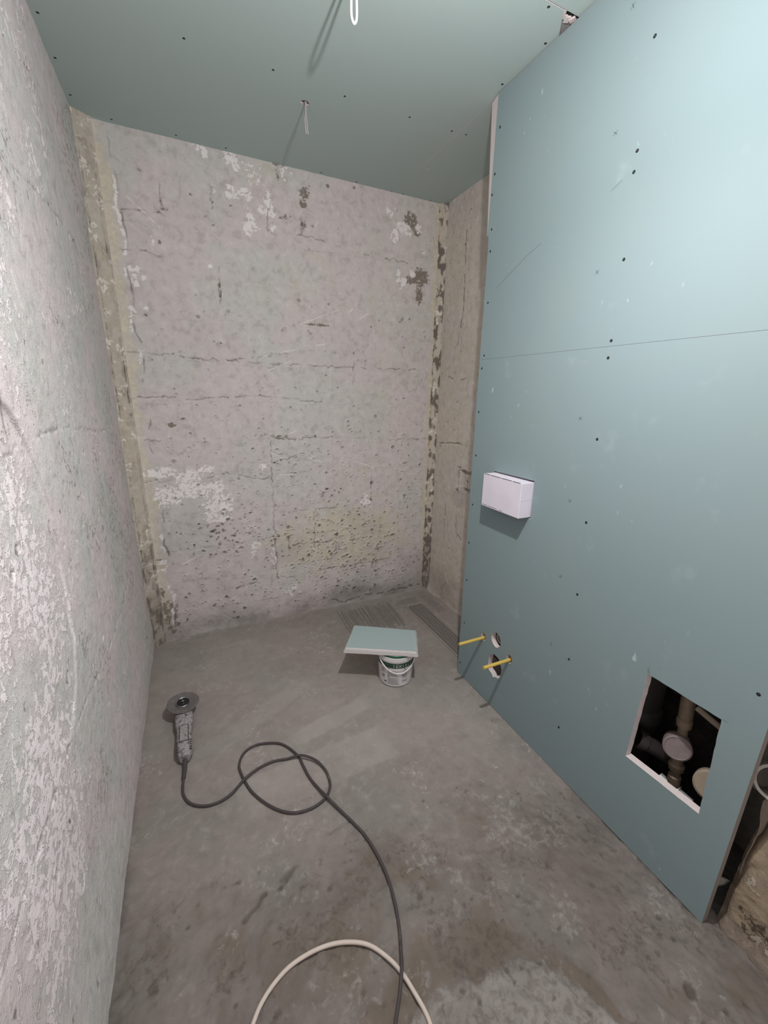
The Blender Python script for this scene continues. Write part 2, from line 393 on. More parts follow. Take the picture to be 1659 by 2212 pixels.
# ---- value noise on numpy arrays
_T = RNG.rand(8, 256, 256)
def vnoise(x, y, s=0):
    xi, yi = np.floor(x).astype(int), np.floor(y).astype(int)
    fx, fy = x - xi, y - yi
    fx, fy = fx * fx * (3 - 2 * fx), fy * fy * (3 - 2 * fy)
    T = _T[s % 8]
    a, b = T[xi % 256, yi % 256], T[(xi + 1) % 256, yi % 256]
    c, d = T[xi % 256, (yi + 1) % 256], T[(xi + 1) % 256, (yi + 1) % 256]
    return (a * (1 - fx) + b * fx) * (1 - fy) + (c * (1 - fx) + d * fx) * fy
def fbm(x, y, f, s=0, o=4, g=0.5):
    t, amp, tot = 0, 1, 0
    for k in range(o):
        t = t + amp * vnoise(x * f + 17.3 * k + 3.1 * s, y * f + 9.7 * k + 7.7 * s, s + k)
        tot += amp
        amp *= g
        f *= 2.03
    return t / tot
def sstep(x, a, b):
    t = np.clip((x - a) / (b - a), 0, 1)
    return t * t * (3 - 2 * t)

class Surf:
    """a rough surface over (u, v): height along its normal plus the attributes the raw-concrete material reads"""
    def __init__(s, u, v):
        s.u, s.v = np.asarray(u), np.asarray(v)
        s.U, s.V = np.meshgrid(s.u, s.v, indexing='ij')
        z = np.zeros_like(s.U)
        s.h, s.paint, s.dark, s.warm, s.tone = z.copy(), z.copy(), z.copy(), z.copy(), z + 0.5
    def win(s, u0, u1, v0, v1):
        a, b = np.searchsorted(s.u, (u0, u1))
        c, d = np.searchsorted(s.v, (v0, v1))
        return slice(max(a, 0), b), slice(max(c, 0), d)
    def pit(s, u, v, r, depth, asp=1.0, ang=0.0, dark=0.35, lip=0.15):
        w_ = s.win(u - 2 * r, u + 2 * r, v - 2 * r, v + 2 * r)
        du, dv = s.U[w_] - u, s.V[w_] - v
        if du.size == 0:
            return
        c, n = math.cos(ang), math.sin(ang)
        x, y = du * c + dv * n, (-du * n + dv * c) / asp
        d = np.sqrt(x * x + y * y) / r + 0.5 * (vnoise(s.U[w_] * 260, s.V[w_] * 260, 2) - 0.5)
        f = sstep(d, 1.0, 0.45)
        s.h[w_] -= depth * f * np.clip(0.75 + 0.6 * dv / r, 0.15, 1.3)
        s.h[w_] += lip * depth * np.exp(-((d - 1.25) / 0.25) ** 2)
        s.tone[w_] -= dark * f  # pit also darkened in the colour to deepen its shade
    def crack(s, pts, width, depth, dark=0.5, jag=0.004, sd=0):
        for (u0, v0), (u1, v1) in zip(pts, pts[1:]):
            m = width * 5 + jag * 2
            w_ = s.win(min(u0, u1) - m, max(u0, u1) + m, min(v0, v1) - m, max(v0, v1) + m)
            U, V = s.U[w_], s.V[w_]
            if U.size == 0:
                continue
            jx = (fbm(U, V, 45, sd + 1, 3) - 0.5) * 2 * jag
            jy = (fbm(U, V, 45, sd + 4, 3) - 0.5) * 2 * jag
            L2 = (u1 - u0) ** 2 + (v1 - v0) ** 2 + 1e-9
            X, Y = U + jx - u0, V + jy - v0
            t = np.clip((X * (u1 - u0) + Y * (v1 - v0)) / L2, 0, 1)
            d = np.hypot(X - t * (u1 - u0), Y - t * (v1 - v0))
            k = sstep(fbm(U, V, 30, sd + 2, 2), 0.25, 0.55)
            f = np.exp(-(d / width) ** 2) * k
            s.h[w_] -= depth * f
            s.tone[w_] -= dark * f
    def blob(s, what, u, v, ru, rv, a=1.0):
        A = getattr(s, what)
        w_ = s.win(u - 2 * ru, u + 2 * ru, v - 2 * rv, v + 2 * rv)
        d = np.hypot((s.U[w_] - u) / ru, (s.V[w_] - v) / rv)
        A[w_] = np.maximum(A[w_], a * np.clip(0.85 - 0.42 * d * d, 0, 0.7))
    def mesh(s, name, place, mat):
        X, Y, Z = place(s.U, s.V, s.h)
        nu, nv = s.U.shape
        co = np.stack((X, Y, Z), -1).reshape(-1, 3).astype(np.float32)
        i = np.arange(nu * nv).reshape(nu, nv)
        q = np.stack((i[:-1, :-1], i[1:, :-1], i[1:, 1:], i[:-1, 1:]), -1).reshape(-1, 4).astype(np.int32)
        me = bpy.data.meshes.new(name)
        me.vertices.add(len(co))
        me.vertices.foreach_set('co', co.ravel())
        me.loops.add(q.size)
        me.loops.foreach_set('vertex_index', q.ravel())
        me.polygons.add(len(q))
        me.polygons.foreach_set('loop_start', np.arange(0, q.size, 4, dtype=np.int32))
        me.update(calc_edges=True)
        me.polygons.foreach_set('use_smooth', np.ones(len(q), dtype=bool))
        for k in ('paint', 'dark', 'warm', 'tone'):
            at = me.attributes.new(k, 'FLOAT', 'POINT')
            at.data.foreach_set('value', getattr(s, k).ravel().astype(np.float32))
        me.materials.append(M[mat])
        me.validate()
        return me

def struct(name, me, mat=None, label=None):
    o = link(name, me, mat)
    return tag(o, label, kind='structure')

# ================================================================ THE SETTING
# ---------------------------------------------------------------- back wall
def back_wall():
    s = Surf(np.arange(-0.262, 1.4815, 0.0035), np.arange(0, 2.522, 0.0035))
    U, V = s.U, s.V
    s.h += 0.006 * (fbm(U, V, 3.2, 1, 4) - 0.5) + 0.003 * (fbm(U, V, 28, 2, 4) - 0.5)
    s.tone += 0.22 * (fbm(U, V, 7, 3, 4) - 0.5)
    for p in BW_PAINT:
        s.blob('paint', *p)
    for p in BW_DARK:
        s.blob('dark', *p)
    for p in BW_WARM:
        s.blob('warm', *p)
    # the mortar strip of the left corner runs on to the back wall, with a torn pale edge
    e = 0.055 * (fbm(U, V, 9, 5, 3) - 0.5)
    s.warm = np.maximum(s.warm, 0.62 * sstep(U + e + 0.05 * (fbm(U, V, 40, 2, 3) - .5), -0.185, -0.225))
    s.h += 0.004 * sstep(U + e, -0.2, -0.23)
    edge = np.exp(-((U + e + 0.197) / 0.009) ** 2) * sstep(fbm(U, V, 14, 6, 3), 0.42, 0.6)
    s.paint = np.maximum(s.paint, 0.75 * edge)
    s.tone -= 0.3 * np.exp(-((U + e + 0.185) / 0.004) ** 2) * sstep(fbm(U, V, 20, 3, 2), 0.4, 0.6)
    # right corner: pale plaster margin
    s.warm = np.maximum(s.warm, 0.7 * sstep(U + e, 1.42, 1.455))
    # dirty lower margin, and the wall darker towards the floor
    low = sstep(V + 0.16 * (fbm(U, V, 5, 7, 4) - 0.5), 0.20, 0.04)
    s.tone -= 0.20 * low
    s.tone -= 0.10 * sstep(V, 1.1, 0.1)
    s.h += 0.014 * np.exp(-V / 0.022) * (0.4 + fbm(U, V, 12, 4, 3))
    s.h += 0.006 * low * (fbm(U, V, 55, 5, 3) - 0.5)
    # faint grid left in the cement by the old tiles
    for z in np.arange(0.15, 2.4, 0.2):
        s.crack([(x, z + 0.008 * math.sin(7 * x + 9 * z)) for x in np.arange(-0.2, 1.42, 0.2)], 0.0028, 0.0011, 0.11, 0.004, int(z * 10))
    for x in np.arange(-0.05, 1.4, 0.21):
        s.crack([(x, z) for z in np.arange(0.1, 2.45, 0.25)], 0.0022, 0.0007, 0.06, 0.003, int(x * 20))
    for k, c in enumerate(BW_CRACK):
        s.crack(c, 0.0036, 0.0035, 0.30, 0.012, k)
    for k, c in enumerate(BW_SCRATCH):
        s.crack(c, 0.0035, 0.0015, -0.42, 0.002, k)
    # chisel marks
    r = np.random.RandomState(3)
    n = 0
    while n < 900:
        u, v = r.uniform(-0.2, 1.44), r.uniform(0.05, 2.45)
        dens = 0.25 + 0.5 * (v < 1.2) + 0.3 * (u > 0.5 and v < 1.1) - 0.2 * (v > 1.9) - 0.25 * (v < 0.15)
        if r.rand() > dens:
            continue
        n += 1
        big = r.rand() < 0.14
        rad = r.uniform(0.010, 0.016) if big else r.uniform(0.0055, 0.0095)
        s.pit(u, v, rad, rad * (0.45 if big else r.uniform(0.6, 1.1)), r.uniform(0.5, 0.95), r.uniform(-0.6, 0.6), r.uniform(0.06, 0.36), 0.4)
    for k in range(170):                                       # crowded bush-hammered field near the floor
        u, v = r.normal(0.83, 0.19), r.normal(0.42, 0.12)
        if 0.5 < u < 1.3 and 0.1 < v < 0.75:
            s.pit(u, v, r.uniform(0.007, 0.012), r.uniform(0.005, 0.009), r.uniform(0.6, 1.1), r.uniform(-.8, .8), 0.17, 0.4)
    for k in range(60):                                        # and in the white paint low on the left
        u, v = r.normal(0.16, 0.10), r.normal(0.64, 0.06)
        s.pit(u, v, r.uniform(0.005, 0.013), r.uniform(0.003, 0.006), r.uniform(0.6, 1.0), 0, 0.3, 0.1)
        w_ = s.win(u - .012, u + .012, v - .012, v + .012)
        s.paint[w_] *= sstep(np.hypot(s.U[w_] - u, s.V[w_] - v), 0.005, 0.012)
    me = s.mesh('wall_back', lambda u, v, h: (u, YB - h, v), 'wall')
    struct('wall_back', me, None, 'bare chiselled concrete wall with flaked white paint at the far end')
back_wall()

# ---------------------------------------------------------------- left wall
def left_wall():
    u = np.concatenate((np.arange(-0.8, 0.44, 0.04), np.arange(0.44, 1.25, 0.0035), np.arange(1.25, 2.392, 0.005)))
    s = Surf(u, np.arange(0, 2.522, 0.0042))
    U, V = s.U, s.V
    s.h += 0.010 * (fbm(U, V, 2.4, 2, 4) - 0.5) + 0.003 * (fbm(U, V, 22, 5, 4) - 0.5)
    s.tone += 0.36 * (fbm(U, V, 6, 4, 5, 0.65) - 0.5)
    # flaked white paint: thick low and near, thin flecks high up
    n = fbm(U, V, 6.5, 6, 5)
    near = sstep(U, 1.25, 0.85) * sstep(V, 0.05, 0.30) * sstep(V, 1.75, 1.1)
    high = sstep(V, 1.25, 1.9) * 0.8
    s.paint = np.clip(0.42 * near * sstep(n, 0.36, 0.6) + 0.34 * high * sstep(n, 0.42, 0.62) + 0.18 * sstep(n, 0.5, 0.7) + 0.16 * near, 0, 0.6)
    s.dark = 0.34 * sstep(fbm(U, V, 5, 3, 4), 0.50, 0.66)
    # a big arched patch of older plaster, its edge a shallow step
    a = np.hypot((U - 0.98) / 0.17, (V - 1.02) / 0.36) + 0.12 * (fbm(U, V, 14, 1, 3) - 0.5)
    s.h -= 0.004 * sstep(a, 1.02, 0.97)
    s.tone -= 0.22 * np.exp(-((a - 1.0) / 0.035) ** 2) * (V > 0.95)
    # trowelled smooth band at the foot and along the corner
    foot = sstep(V + 0.1 * (fbm(U, V, 4, 2, 3) - 0.5) + 0.15 * np.clip(U - 0.7, 0, 2), 0.42, 0.26)
    s.paint *= 1 - 0.75 * foot
    s.dark *= 1 - foot
    s.paint *= 1 - 0.7 * sstep(U, 2.0, 2.25)
    s.h += 0.006 * sstep(V + 0.02 * (fbm(U, V, 18, 3, 3) - .5), 0.010, 0.022) * sstep(V, 0.3, 0.1)
    r = np.random.RandomState(11)
    for k in range(520):
        y, z = r.uniform(0.45, 2.3), r.uniform(0.1, 2.45)
        if z < 0.45 and r.rand() < 0.6:
            continue
        rad = r.uniform(0.0035, 0.0075) if r.rand() < 0.85 else r.uniform(0.008, 0.013)
        s.pit(y, z, rad, rad * r.uniform(0.3, 0.7), r.uniform(0.8, 1.6), r.uniform(-.5, .5), r.uniform(0.15, 0.45), 0.15)
    for k in range(46):
        y, z = r.uniform(0.5, 2.2), r.uniform(0.2, 2.4)
        a2, L = r.uniform(1.0, 2.1), r.uniform(0.04, 0.16)
        s.crack([(y, z), (y + L * math.cos(a2) * 0.6, z + L * math.sin(a2))], 0.0035, 0.0018, r.choice([-0.35, -0.3, 0.3]), 0.003, k)
    for z in (0.62, 1.28, 1.9):
        s.crack([(y, z + 0.03 * math.sin(4 * y + z * 7)) for y in np.arange(0.5, 2.3, 0.15)], 0.004, 0.003, 0.25, 0.012, int(z * 9))
    me = s.mesh('wall_left', lambda u, v, h: (XL + h, u, v), 'wall_left')
    struct('wall_left', me, None, 'scraped grey concrete wall with white paint flakes along the left')
left_wall()

# ---------------------------------------------------------------- mortar strips in the two far corners
def corner_strip(name, A, B, sd, label, stain):
    L = math.hypot(B[0] - A[0], B[1] - A[1])
    d = ((B[0] - A[0]) / L, (B[1] - A[1]) / L)
    nrm = (d[1], -d[0])
    s = Surf(np.linspace(0, L, 20), np.arange(0, 2.522, 0.005))
    U, V = s.U, s.V
    s.h += 0.012 * (fbm(U, V, 10, sd, 4) - 0.5) + 0.004 * (fbm(U, V, 60, sd + 2, 3) - 0.5)
    s.h *= sstep(np.minimum(U, L - U), 0, 0.008)
    s.warm += 0.6
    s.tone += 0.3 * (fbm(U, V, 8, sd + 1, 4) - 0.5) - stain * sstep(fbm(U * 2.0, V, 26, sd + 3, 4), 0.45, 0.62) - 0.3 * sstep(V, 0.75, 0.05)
    s.paint = 0.5 * sstep(fbm(U, V, 16, sd + 4, 3), 0.52, 0.7)
    s.crack([(L * 0.2, z) for z in np.arange(0.0, 2.5, 0.1)], 0.002, 0.004, 0.3, 0.004, sd)
    s.crack([(L * 0.85, z) for z in np.arange(0.0, 2.5, 0.1)], 0.002, 0.004, 0.25, 0.004, sd + 1)
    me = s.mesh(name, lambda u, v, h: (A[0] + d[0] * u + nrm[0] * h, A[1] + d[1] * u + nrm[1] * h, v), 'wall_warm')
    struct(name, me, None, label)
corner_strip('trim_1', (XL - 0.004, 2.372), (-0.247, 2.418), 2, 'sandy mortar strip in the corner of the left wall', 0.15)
corner_strip('trim_2', (1.462, 2.438), (1.512, 2.388), 5, 'sandy stained mortar strip in the far corner behind the green partition', 0.45)

# ---------------------------------------------------------------- right wall behind the partition
def right_wall():
    u = np.concatenate((np.arange(-0.8, 1.9, 0.06), np.arange(1.9, 2.405, 0.0042)))
    s = Surf(u, np.arange(0, 2.522, 0.0042))
    U, V = s.U, s.V
    s.h += 0.006 * (fbm(U, V, 4, 3, 4) - 0.5) + 0.003 * (fbm(U, V, 30, 1, 4) - 0.5)
    s.h[u < 1.9] = 0
    s.warm += 0.35 * sstep(fbm(U, V, 4, 2, 3), 0.35, 0.6)
    s.tone += 0.2 * (fbm(U, V, 7, 5, 4) - 0.5)
    # chopped-out recess for a socket
    e = 0.014 * (fbm(U, V, 40, 6, 3) - 0.5)
    rec = sstep(U + e, 2.092, 2.084) * sstep(V + e, 0.84, 0.848) * sstep(V - e, 0.972, 0.964) * (U > 1.93)
    blk = sstep(U + e, 2.062, 2.054) * sstep(V, 0.856, 0.862) * sstep(V, 0.950, 0.944)
    s.h -= 0.032 * rec - 0.022 * rec * blk
    s.tone -= 0.12 * rec * (1 - blk)
    slot = sstep(np.abs(U + e - 2.116), 0.011, 0.006) * sstep(V + e, 0.855, 0.865) * sstep(V + e, 0.985, 0.975)
    s.h -= 0.02 * slot
    s.tone -= 0.25 * slot
    for y, z, rr in ((2.030, 0.905, 0.011), (2.115, 0.835, 0.012), (2.10, 0.98, 0.008)):
        s.pit(y, z, rr, 0.012, 1, 0, 0.4)
    pch = sstep(np.hypot((U - 2.09) / 0.09, (V - 0.79) / 0.075) + 0.3 * (fbm(U, V, 12, 2, 3) - .5), 1.0, 0.85)
    s.warm *= 1 - pch
    s.tone -= 0.12 * pch
    for k, c in enumerate(([(2.235, 0.70), (2.245, 0.60), (2.235, 0.45)], [(2.107, 0.66), (2.105, 0.55)], [(2.09, 0.545), (2.03, 0.515)], [(2.38, 1.55), (2.2, 1.50), (2.05, 1.52)], [(2.2, 2.3), (2.18, 1.9), (2.22, 1.7)], [(2.39, 1.1), (2.15, 1.13), (2.0, 1.12)])):
        s.crack(c, 0.004, 0.004, 0.4, 0.006, k)
    s.tone -= 0.16 * sstep(V + 0.1 * (fbm(U, V, 5, 1, 3) - .5), 0.35, 0.08)
    s.h += 0.02 * np.exp(-V / 0.03) * (0.3 + fbm(U, V, 12, 4, 3)) * (u > 1.9)[:, None]
    r = np.random.RandomState(8)
    for k in range(190):
        s.pit(r.uniform(1.95, 2.38), r.uniform(0.05, 2.4), r.uniform(0.003, 0.007), r.uniform(0.002, 0.004), 1, 0, r.uniform(0.15, 0.4))
    me = s.mesh('wall_right', lambda u, v, h: (XR - h, u, v), 'wall_warm')
    struct('wall_right', me, None, 'beige bare concrete wall behind the green partition')
right_wall()

# ---------------------------------------------------------------- floor
DRAIN = (1.262, 1.345, 1.60, 2.225)      # x0, x1, y0, y1 of the drain plate
def floor():
    u = np.arange(-0.33, 1.53, 0.0045)
    v = np.concatenate((np.arange(-0.8, 0.1, 0.04), np.arange(0.1, 2.45, 0.0045)))
    s = Surf(u, v)
    U, V = s.U, s.V
    s.h += 0.003 * (fbm(U, V, 2.5, 1, 3) - 0.5) + 0.0010 * (fbm(U, V, 26, 2, 3) - 0.5)
    s.tone += 0.22 * (fbm(U, V, 3.5, 5, 4) - 0.5) + 0.14 * (fbm(U, V, 18, 1, 4) - 0.5)
    # old unlevelled screed towards the doorway: pitted, brown, greenish
    e = 0.30 * (fbm(U, V, 4.0, 6, 4) - 0.5)
    old = sstep(V + 0.16 * np.clip(U, -0.3, 1.2) + e, 1.16, 0.80)
    s.tone -= 0.24 * old
    s.tone += 0.20 * sstep(V + 0.25 * U + 0.2 * (fbm(U, V, 3, 2, 3) - .5), 1.15, 1.5)
    s.h += old * (0.015 * (fbm(U, V, 38, 3, 4, 0.6) - 0.5) + 0.010 * (fbm(U, V, 9, 2, 3) - 0.5))
    s.warm += 0.52 * old * sstep(fbm(U, V, 6, 4, 4), 0.36, 0.62)
    s.dark += 0.36 * old * sstep(fbm(U, V, 13, 7, 4), 0.44, 0.64)
    # broken edge of the older layer
    s.crack([(0.0, 0.86), (0.06, 0.90), (0.13, 0.915), (0.17, 0.945)], 0.007, 0.005, 0.28, 0.012, 2)
    s.crack([(0.28, 0.99), (0.36, 1.0)], 0.004, 0.002, 0.25, 0.01, 5)
    # pale cement poured over it near the doorway, a brown rim around
    edge = np.interp(U, [-0.3, 0.12, 0.25, 0.365, 0.49, 0.659, 0.749, 0.79, 0.85, 1.6], [-1, 0.1, 0.46, 0.535, 0.525, 0.485, 0.39, 0.27, -0.3, -1])
    dd = edge - V + 0.05 * (fbm(U, V, 11, 3, 4) - 0.5)
    pale = sstep(dd, -0.005, 0.045)
    rim = sstep(dd, -0.11, -0.05) * (1 - pale)
    s.warm = np.clip(s.warm * (1 - pale) + 0.5 * rim * sstep(V, 0.75, 0.62), 0, 0.9)
    s.dark = s.dark * (1 - 0.8 * pale) + 0.12 * rim * (V < 0.7)
    s.h += 0.004 * pale
    s.paint = np.maximum(s.paint, pale * (0.50 + 0.25 * fbm(U, V, 9, 1, 4)))
    # dusty pale flecks
    fl = sstep(fbm(U, V, 7, 2, 5, 0.65), 0.56, 0.66) * (0.25 + 0.4 * sstep(V, 1.15, 0.75) * sstep(U, 0.3, 0.5))
    for x, y, rr, a in ((0.615, 2.13, 0.10, 0.50), (1.03, 1.29, 0.07, 0.40), (0.95, 0.72, 0.12, 0.30), (0.6, 0.75, 0.1, 0.3), (0.75, 0.63, 0.1, 0.35)):
        fl = np.maximum(fl, a * np.clip(1.2 - np.hypot(U - x, V - y) / rr, 0, 1) * sstep(fbm(U, V, 16, 5, 4), 0.35, 0.6))
    s.paint = np.maximum(s.paint, 0.55 * fl)
    # pale sheen streaks painted into the tone, plus one darker band
    def band(x0, y0, x1, y1, half, amt):
        L = math.hypot(x1 - x0, y1 - y0)
        t = ((U - x0) * (x1 - x0) + (V - y0) * (y1 - y0)) / L
        d = np.abs((U - x0) * (y1 - y0) - (V - y0) * (x1 - x0)) / L + 0.02 * (fbm(U, V, 20, 3, 3) - .5)
        s.tone += amt * sstep(d, half, half - 0.02) * sstep(t, -0.06, 0.02) * sstep(t, L + 0.06, L - 0.02)
    band(0.05, 1.22, 0.60, 1.26, 0.10, 0.14)
    band(0.30, 1.42, 0.62, 1.50, 0.05, 0.14)
    band(-0.15, 1.45, 0.40, 1.75, 0.06, 0.07)
    band(0.0, 1.05, 0.30, 1.10, 0.05, 0.10)
    band(0.40, 1.06, 0.95, 1.18, 0.05, -0.06)
    # bedding around the drain: a shallow step and the trough under the plate
    x0, x1, y0, y1 = DRAIN
    bed = sstep(U, x0 - 0.028, x0 - 0.022) * sstep(U, x1 + 0.04, x1 + 0.034) * sstep(V, y1 + 0.030, y1 + 0.024)
    s.h -= 0.006 * bed
    tr = sstep(U, x0 + 0.006, x0 + 0.010) * sstep(U, x1 - 0.006, x1 - 0.010) * sstep(V, y1 - 0.006, y1 - 0.010) * sstep(V, y0 + 0.006, y0 + 0.010)
    s.h -= 0.035 * tr
    s.tone -= 0.3 * tr
    s.dark = np.maximum(s.dark, tr)  # trough coloured dark so the plate holes look shaded
    # rough mortar bank at the foot of the walls
    nb = fbm(U, V, 14, 4, 4)
    bank = np.exp(-(YB - V) / 0.016) + np.exp(-(XR - U) / 0.03) * (V > 1.9)
    s.h += 0.016 * bank * (0.3 + nb)
    s.tone -= 0.30 * np.exp(-np.clip(U - XL, 0, 1) / 0.02) * sstep(nb, 0.3, 0.6) * sstep(V, 2.0, 1.0)
    # brownish margin and spilt plaster along the partition
    mg = np.exp(-np.abs(U - XP) / 0.03) * (V < 1.55) * (U < XP + .02)
    s.h += 0.003 * mg * nb
    s.tone -= 0.12 * mg * sstep(nb, 0.4, 0.6)
    for x, y in ((1.118, 1.338), (1.125, 1.158)):  # dark spots on the floor below the two sleeves
        s.blob('dark', x, y, 0.028, 0.012, 0.7)
    r = np.random.RandomState(5)
    for k in range(420):
        x, y = r.uniform(-0.28, 1.15), r.uniform(0.15, 1.0)
        if r.rand() < 0.75 - 0.3 * (y < 0.6):
            continue
        s.pit(x, y, r.uniform(0.004, 0.010), r.uniform(0.002, 0.005), r.uniform(0.6, 1.2), r.uniform(-1, 1), r.uniform(0.05, 0.25))
    s.pit(0.99, 0.26, 0.02, 0.012, 0.8, 0.3, 0.35)
    me = s.mesh('floor', lambda u, v, h: (u, v, h), 'floor')
    o = struct('floor', me, None, 'grey dusty cement screed floor')
    # ridges combed in tile adhesive beside the drain: too fine to pick apart singly
    bm = bmesh.new()
    rr = random.Random(2)
    def ridge(p, q, w_, h):
        n = 7
        P, Q = Vector(p), Vector(q)
        d = (Q - P).normalized()
        nn = Vector((-d.y, d.x, 0)) * w_
        prev = None
        for i in range(n + 1):
            c = P.lerp(Q, i / n) + nn * rr.uniform(-.25, .25)
            hh = h * rr.uniform(0.6, 1.1) * (0.25 if i in (0, n) else 1)
            cur = [bm.verts.new((c - nn) - Vector((0, 0, 0.002))), bm.verts.new(c + Vector((0, 0, hh))), bm.verts.new(c + nn - Vector((0, 0, 0.002)))]
            if prev:
                bm.faces.new((prev[0], cur[0], cur[1], prev[1]))
                bm.faces.new((prev[1], cur[1], cur[2], prev[2]))
            prev = cur
    x = 0.765
    while x < 1.14:
        a, b = 2.05 + rr.uniform(-.03, .03), 2.34 + rr.uniform(-.02, .03)
        ridge((x, a, 0.0015), (x + 0.012 + rr.uniform(-.003, .003), b, 0.0015), 0.0042, 0.004)
        x += rr.uniform(0.0115, 0.0145)
    y = 2.08
    while y < 2.37:
        ridge((1.392, y, 0.001), (1.475 + rr.uniform(-.01, .01), y + 0.012, 0.002), 0.0045, 0.0045)
        y += rr.uniform(0.017, 0.021)
    for k in range(5):
        yy = 2.275 + 0.014 * k
        ridge((1.17 + 0.01 * k, yy, 0.001), (1.37, yy + 0.004, 0.001), 0.004, 0.0035)
    rg = link('trowel_ridges', bm_mesh(bm, 'trowel_ridges'), 'adhesive')
    rg.parent = o
    tag(rg, 'combed ridges of dried tile adhesive', kind='stuff')
floor()

# ---------------------------------------------------------------- ceiling of green boards
def ceiling():
    root = empty('ceiling', (0, 0, ZC))
    tag(root, 'suspended ceiling of green moisture-proof drywall boards', kind='structure')
    def hole(cx, cy, r, sd):
        rr = random.Random(sd)
        return [(cx + r * rr.uniform(0.75, 1.2) * math.cos(a), cy + 0.75 * r * rr.uniform(0.75, 1.2) * math.sin(a)) for a in [2 * math.pi * k / 11 for k in range(11)]]
    far = [(XL - 0.004, 1.197), (1.110, 1.197), (1.163, 1.262), (1.185, 1.285), (1.515, 1.285), (1.515, 2.392), (1.470, 2.436), (1.30, 2.45), (-0.247, 2.45), (-0.252, 2.42), (XL - 0.004, 2.380)]
    me = plate('drywall_board', far, [hole(0.534, 1.932, 0.019, 1), hole(0.508, 1.332, 0.019, 2)], 0.0125, lambda a, b, c: Vector((a, b, ZC + c)), ('green_lit', 'gypsum'), (0, 0, 1))
    b1 = child(link('drywall_board', me), root)
    near = [(XL - 0.004, -0.8), (1.515, -0.8), (1.515, 1.1935), (XL - 0.004, 1.1935)]
    me = plate('drywall_board', near, [], 0.0125, lambda a, b, c: Vector((a, b, ZC + c)), ('green_lit', 'gypsum'), (0, 0, 1))
    b2 = child(link('drywall_board', me), root)
    bm = bmesh.new()
    add_lathe(bm, [(0.0012, 0.0009), (0.0042, 0.0004), (0.0046, -0.0002), (0.0, -0.0002)], axis=(0, 0, -1), n=10)
    sm = bm_mesh(bm, 'screw')
    sm.materials.append(M['screw'])
    for x, y in CEIL_SCREW:
        if y < 1.19:
            continue
        o = link('screw', sm)
        o.location = (x, y, ZC)
        child(o, b1)
    # chalk line snapped in the depth of the ceiling, and a scrape
    bm = bmesh.new()
    add_box(bm, (1.172, 1.86, ZC), (0.0016, 0.56, 0.0004))
    add_box(bm, (1.205, 2.135, ZC), (0.006, 0.020, 0.0006), 0.5)
    child(link('chalk_line', bm_mesh(bm, 'chalk_line'), 'gypsum'), b1)
    # perforated hanger strip and rough slab seen through the open corner
    def circ(cx, cy, r):
        return [(cx + r * math.cos(2 * math.pi * k / 12), cy + r * math.sin(2 * math.pi * k / 12)) for k in range(12)]
    me = plate('hanger_strip', [(1.06, 1.228), (1.22, 1.210), (1.22, 1.30), (1.06, 1.30)], [circ(1.139, 1.238, 0.0032), circ(1.156, 1.232, 0.0028), circ(1.145, 1.252, 0.0032)], 0.0012, lambda a, b, c: Vector((a, b, ZC + 0.0065 + c)), ('zinc', 'zinc'), (0, 0, 1))
    tag(child(link('hanger_strip', me), root), 'grey perforated metal hanger strip')
    bm = bmesh.new()
    rr = random.Random(9)
    for k in range(7):
        add_box(bm, (1.105 + 0.014 * k, 1.2135 + rr.uniform(-.006, .010), ZC + 0.0035 + rr.uniform(-.0015, .002)), (0.017, 0.014 + rr.uniform(0, .01), 0.005), rr.uniform(-.6, .6), 0.0015)
    tag(child(link('torn_gypsum', bm_mesh(bm, 'torn_gypsum'), 'gypsum'), root), 'crumbled pale gypsum at the broken board corner')
    s = Surf(np.linspace(XL - 0.1, XR + 0.1, 90), np.linspace(-0.85, 2.55, 140))
    s.h += 0.02 * (fbm(s.U, s.V, 14, 2, 3) - 0.5)
    me = s.mesh('slab', lambda u, v, h: (u, v, ZC + 0.07 + h), 'wall')
    child(link('slab', me), root)
ceiling()

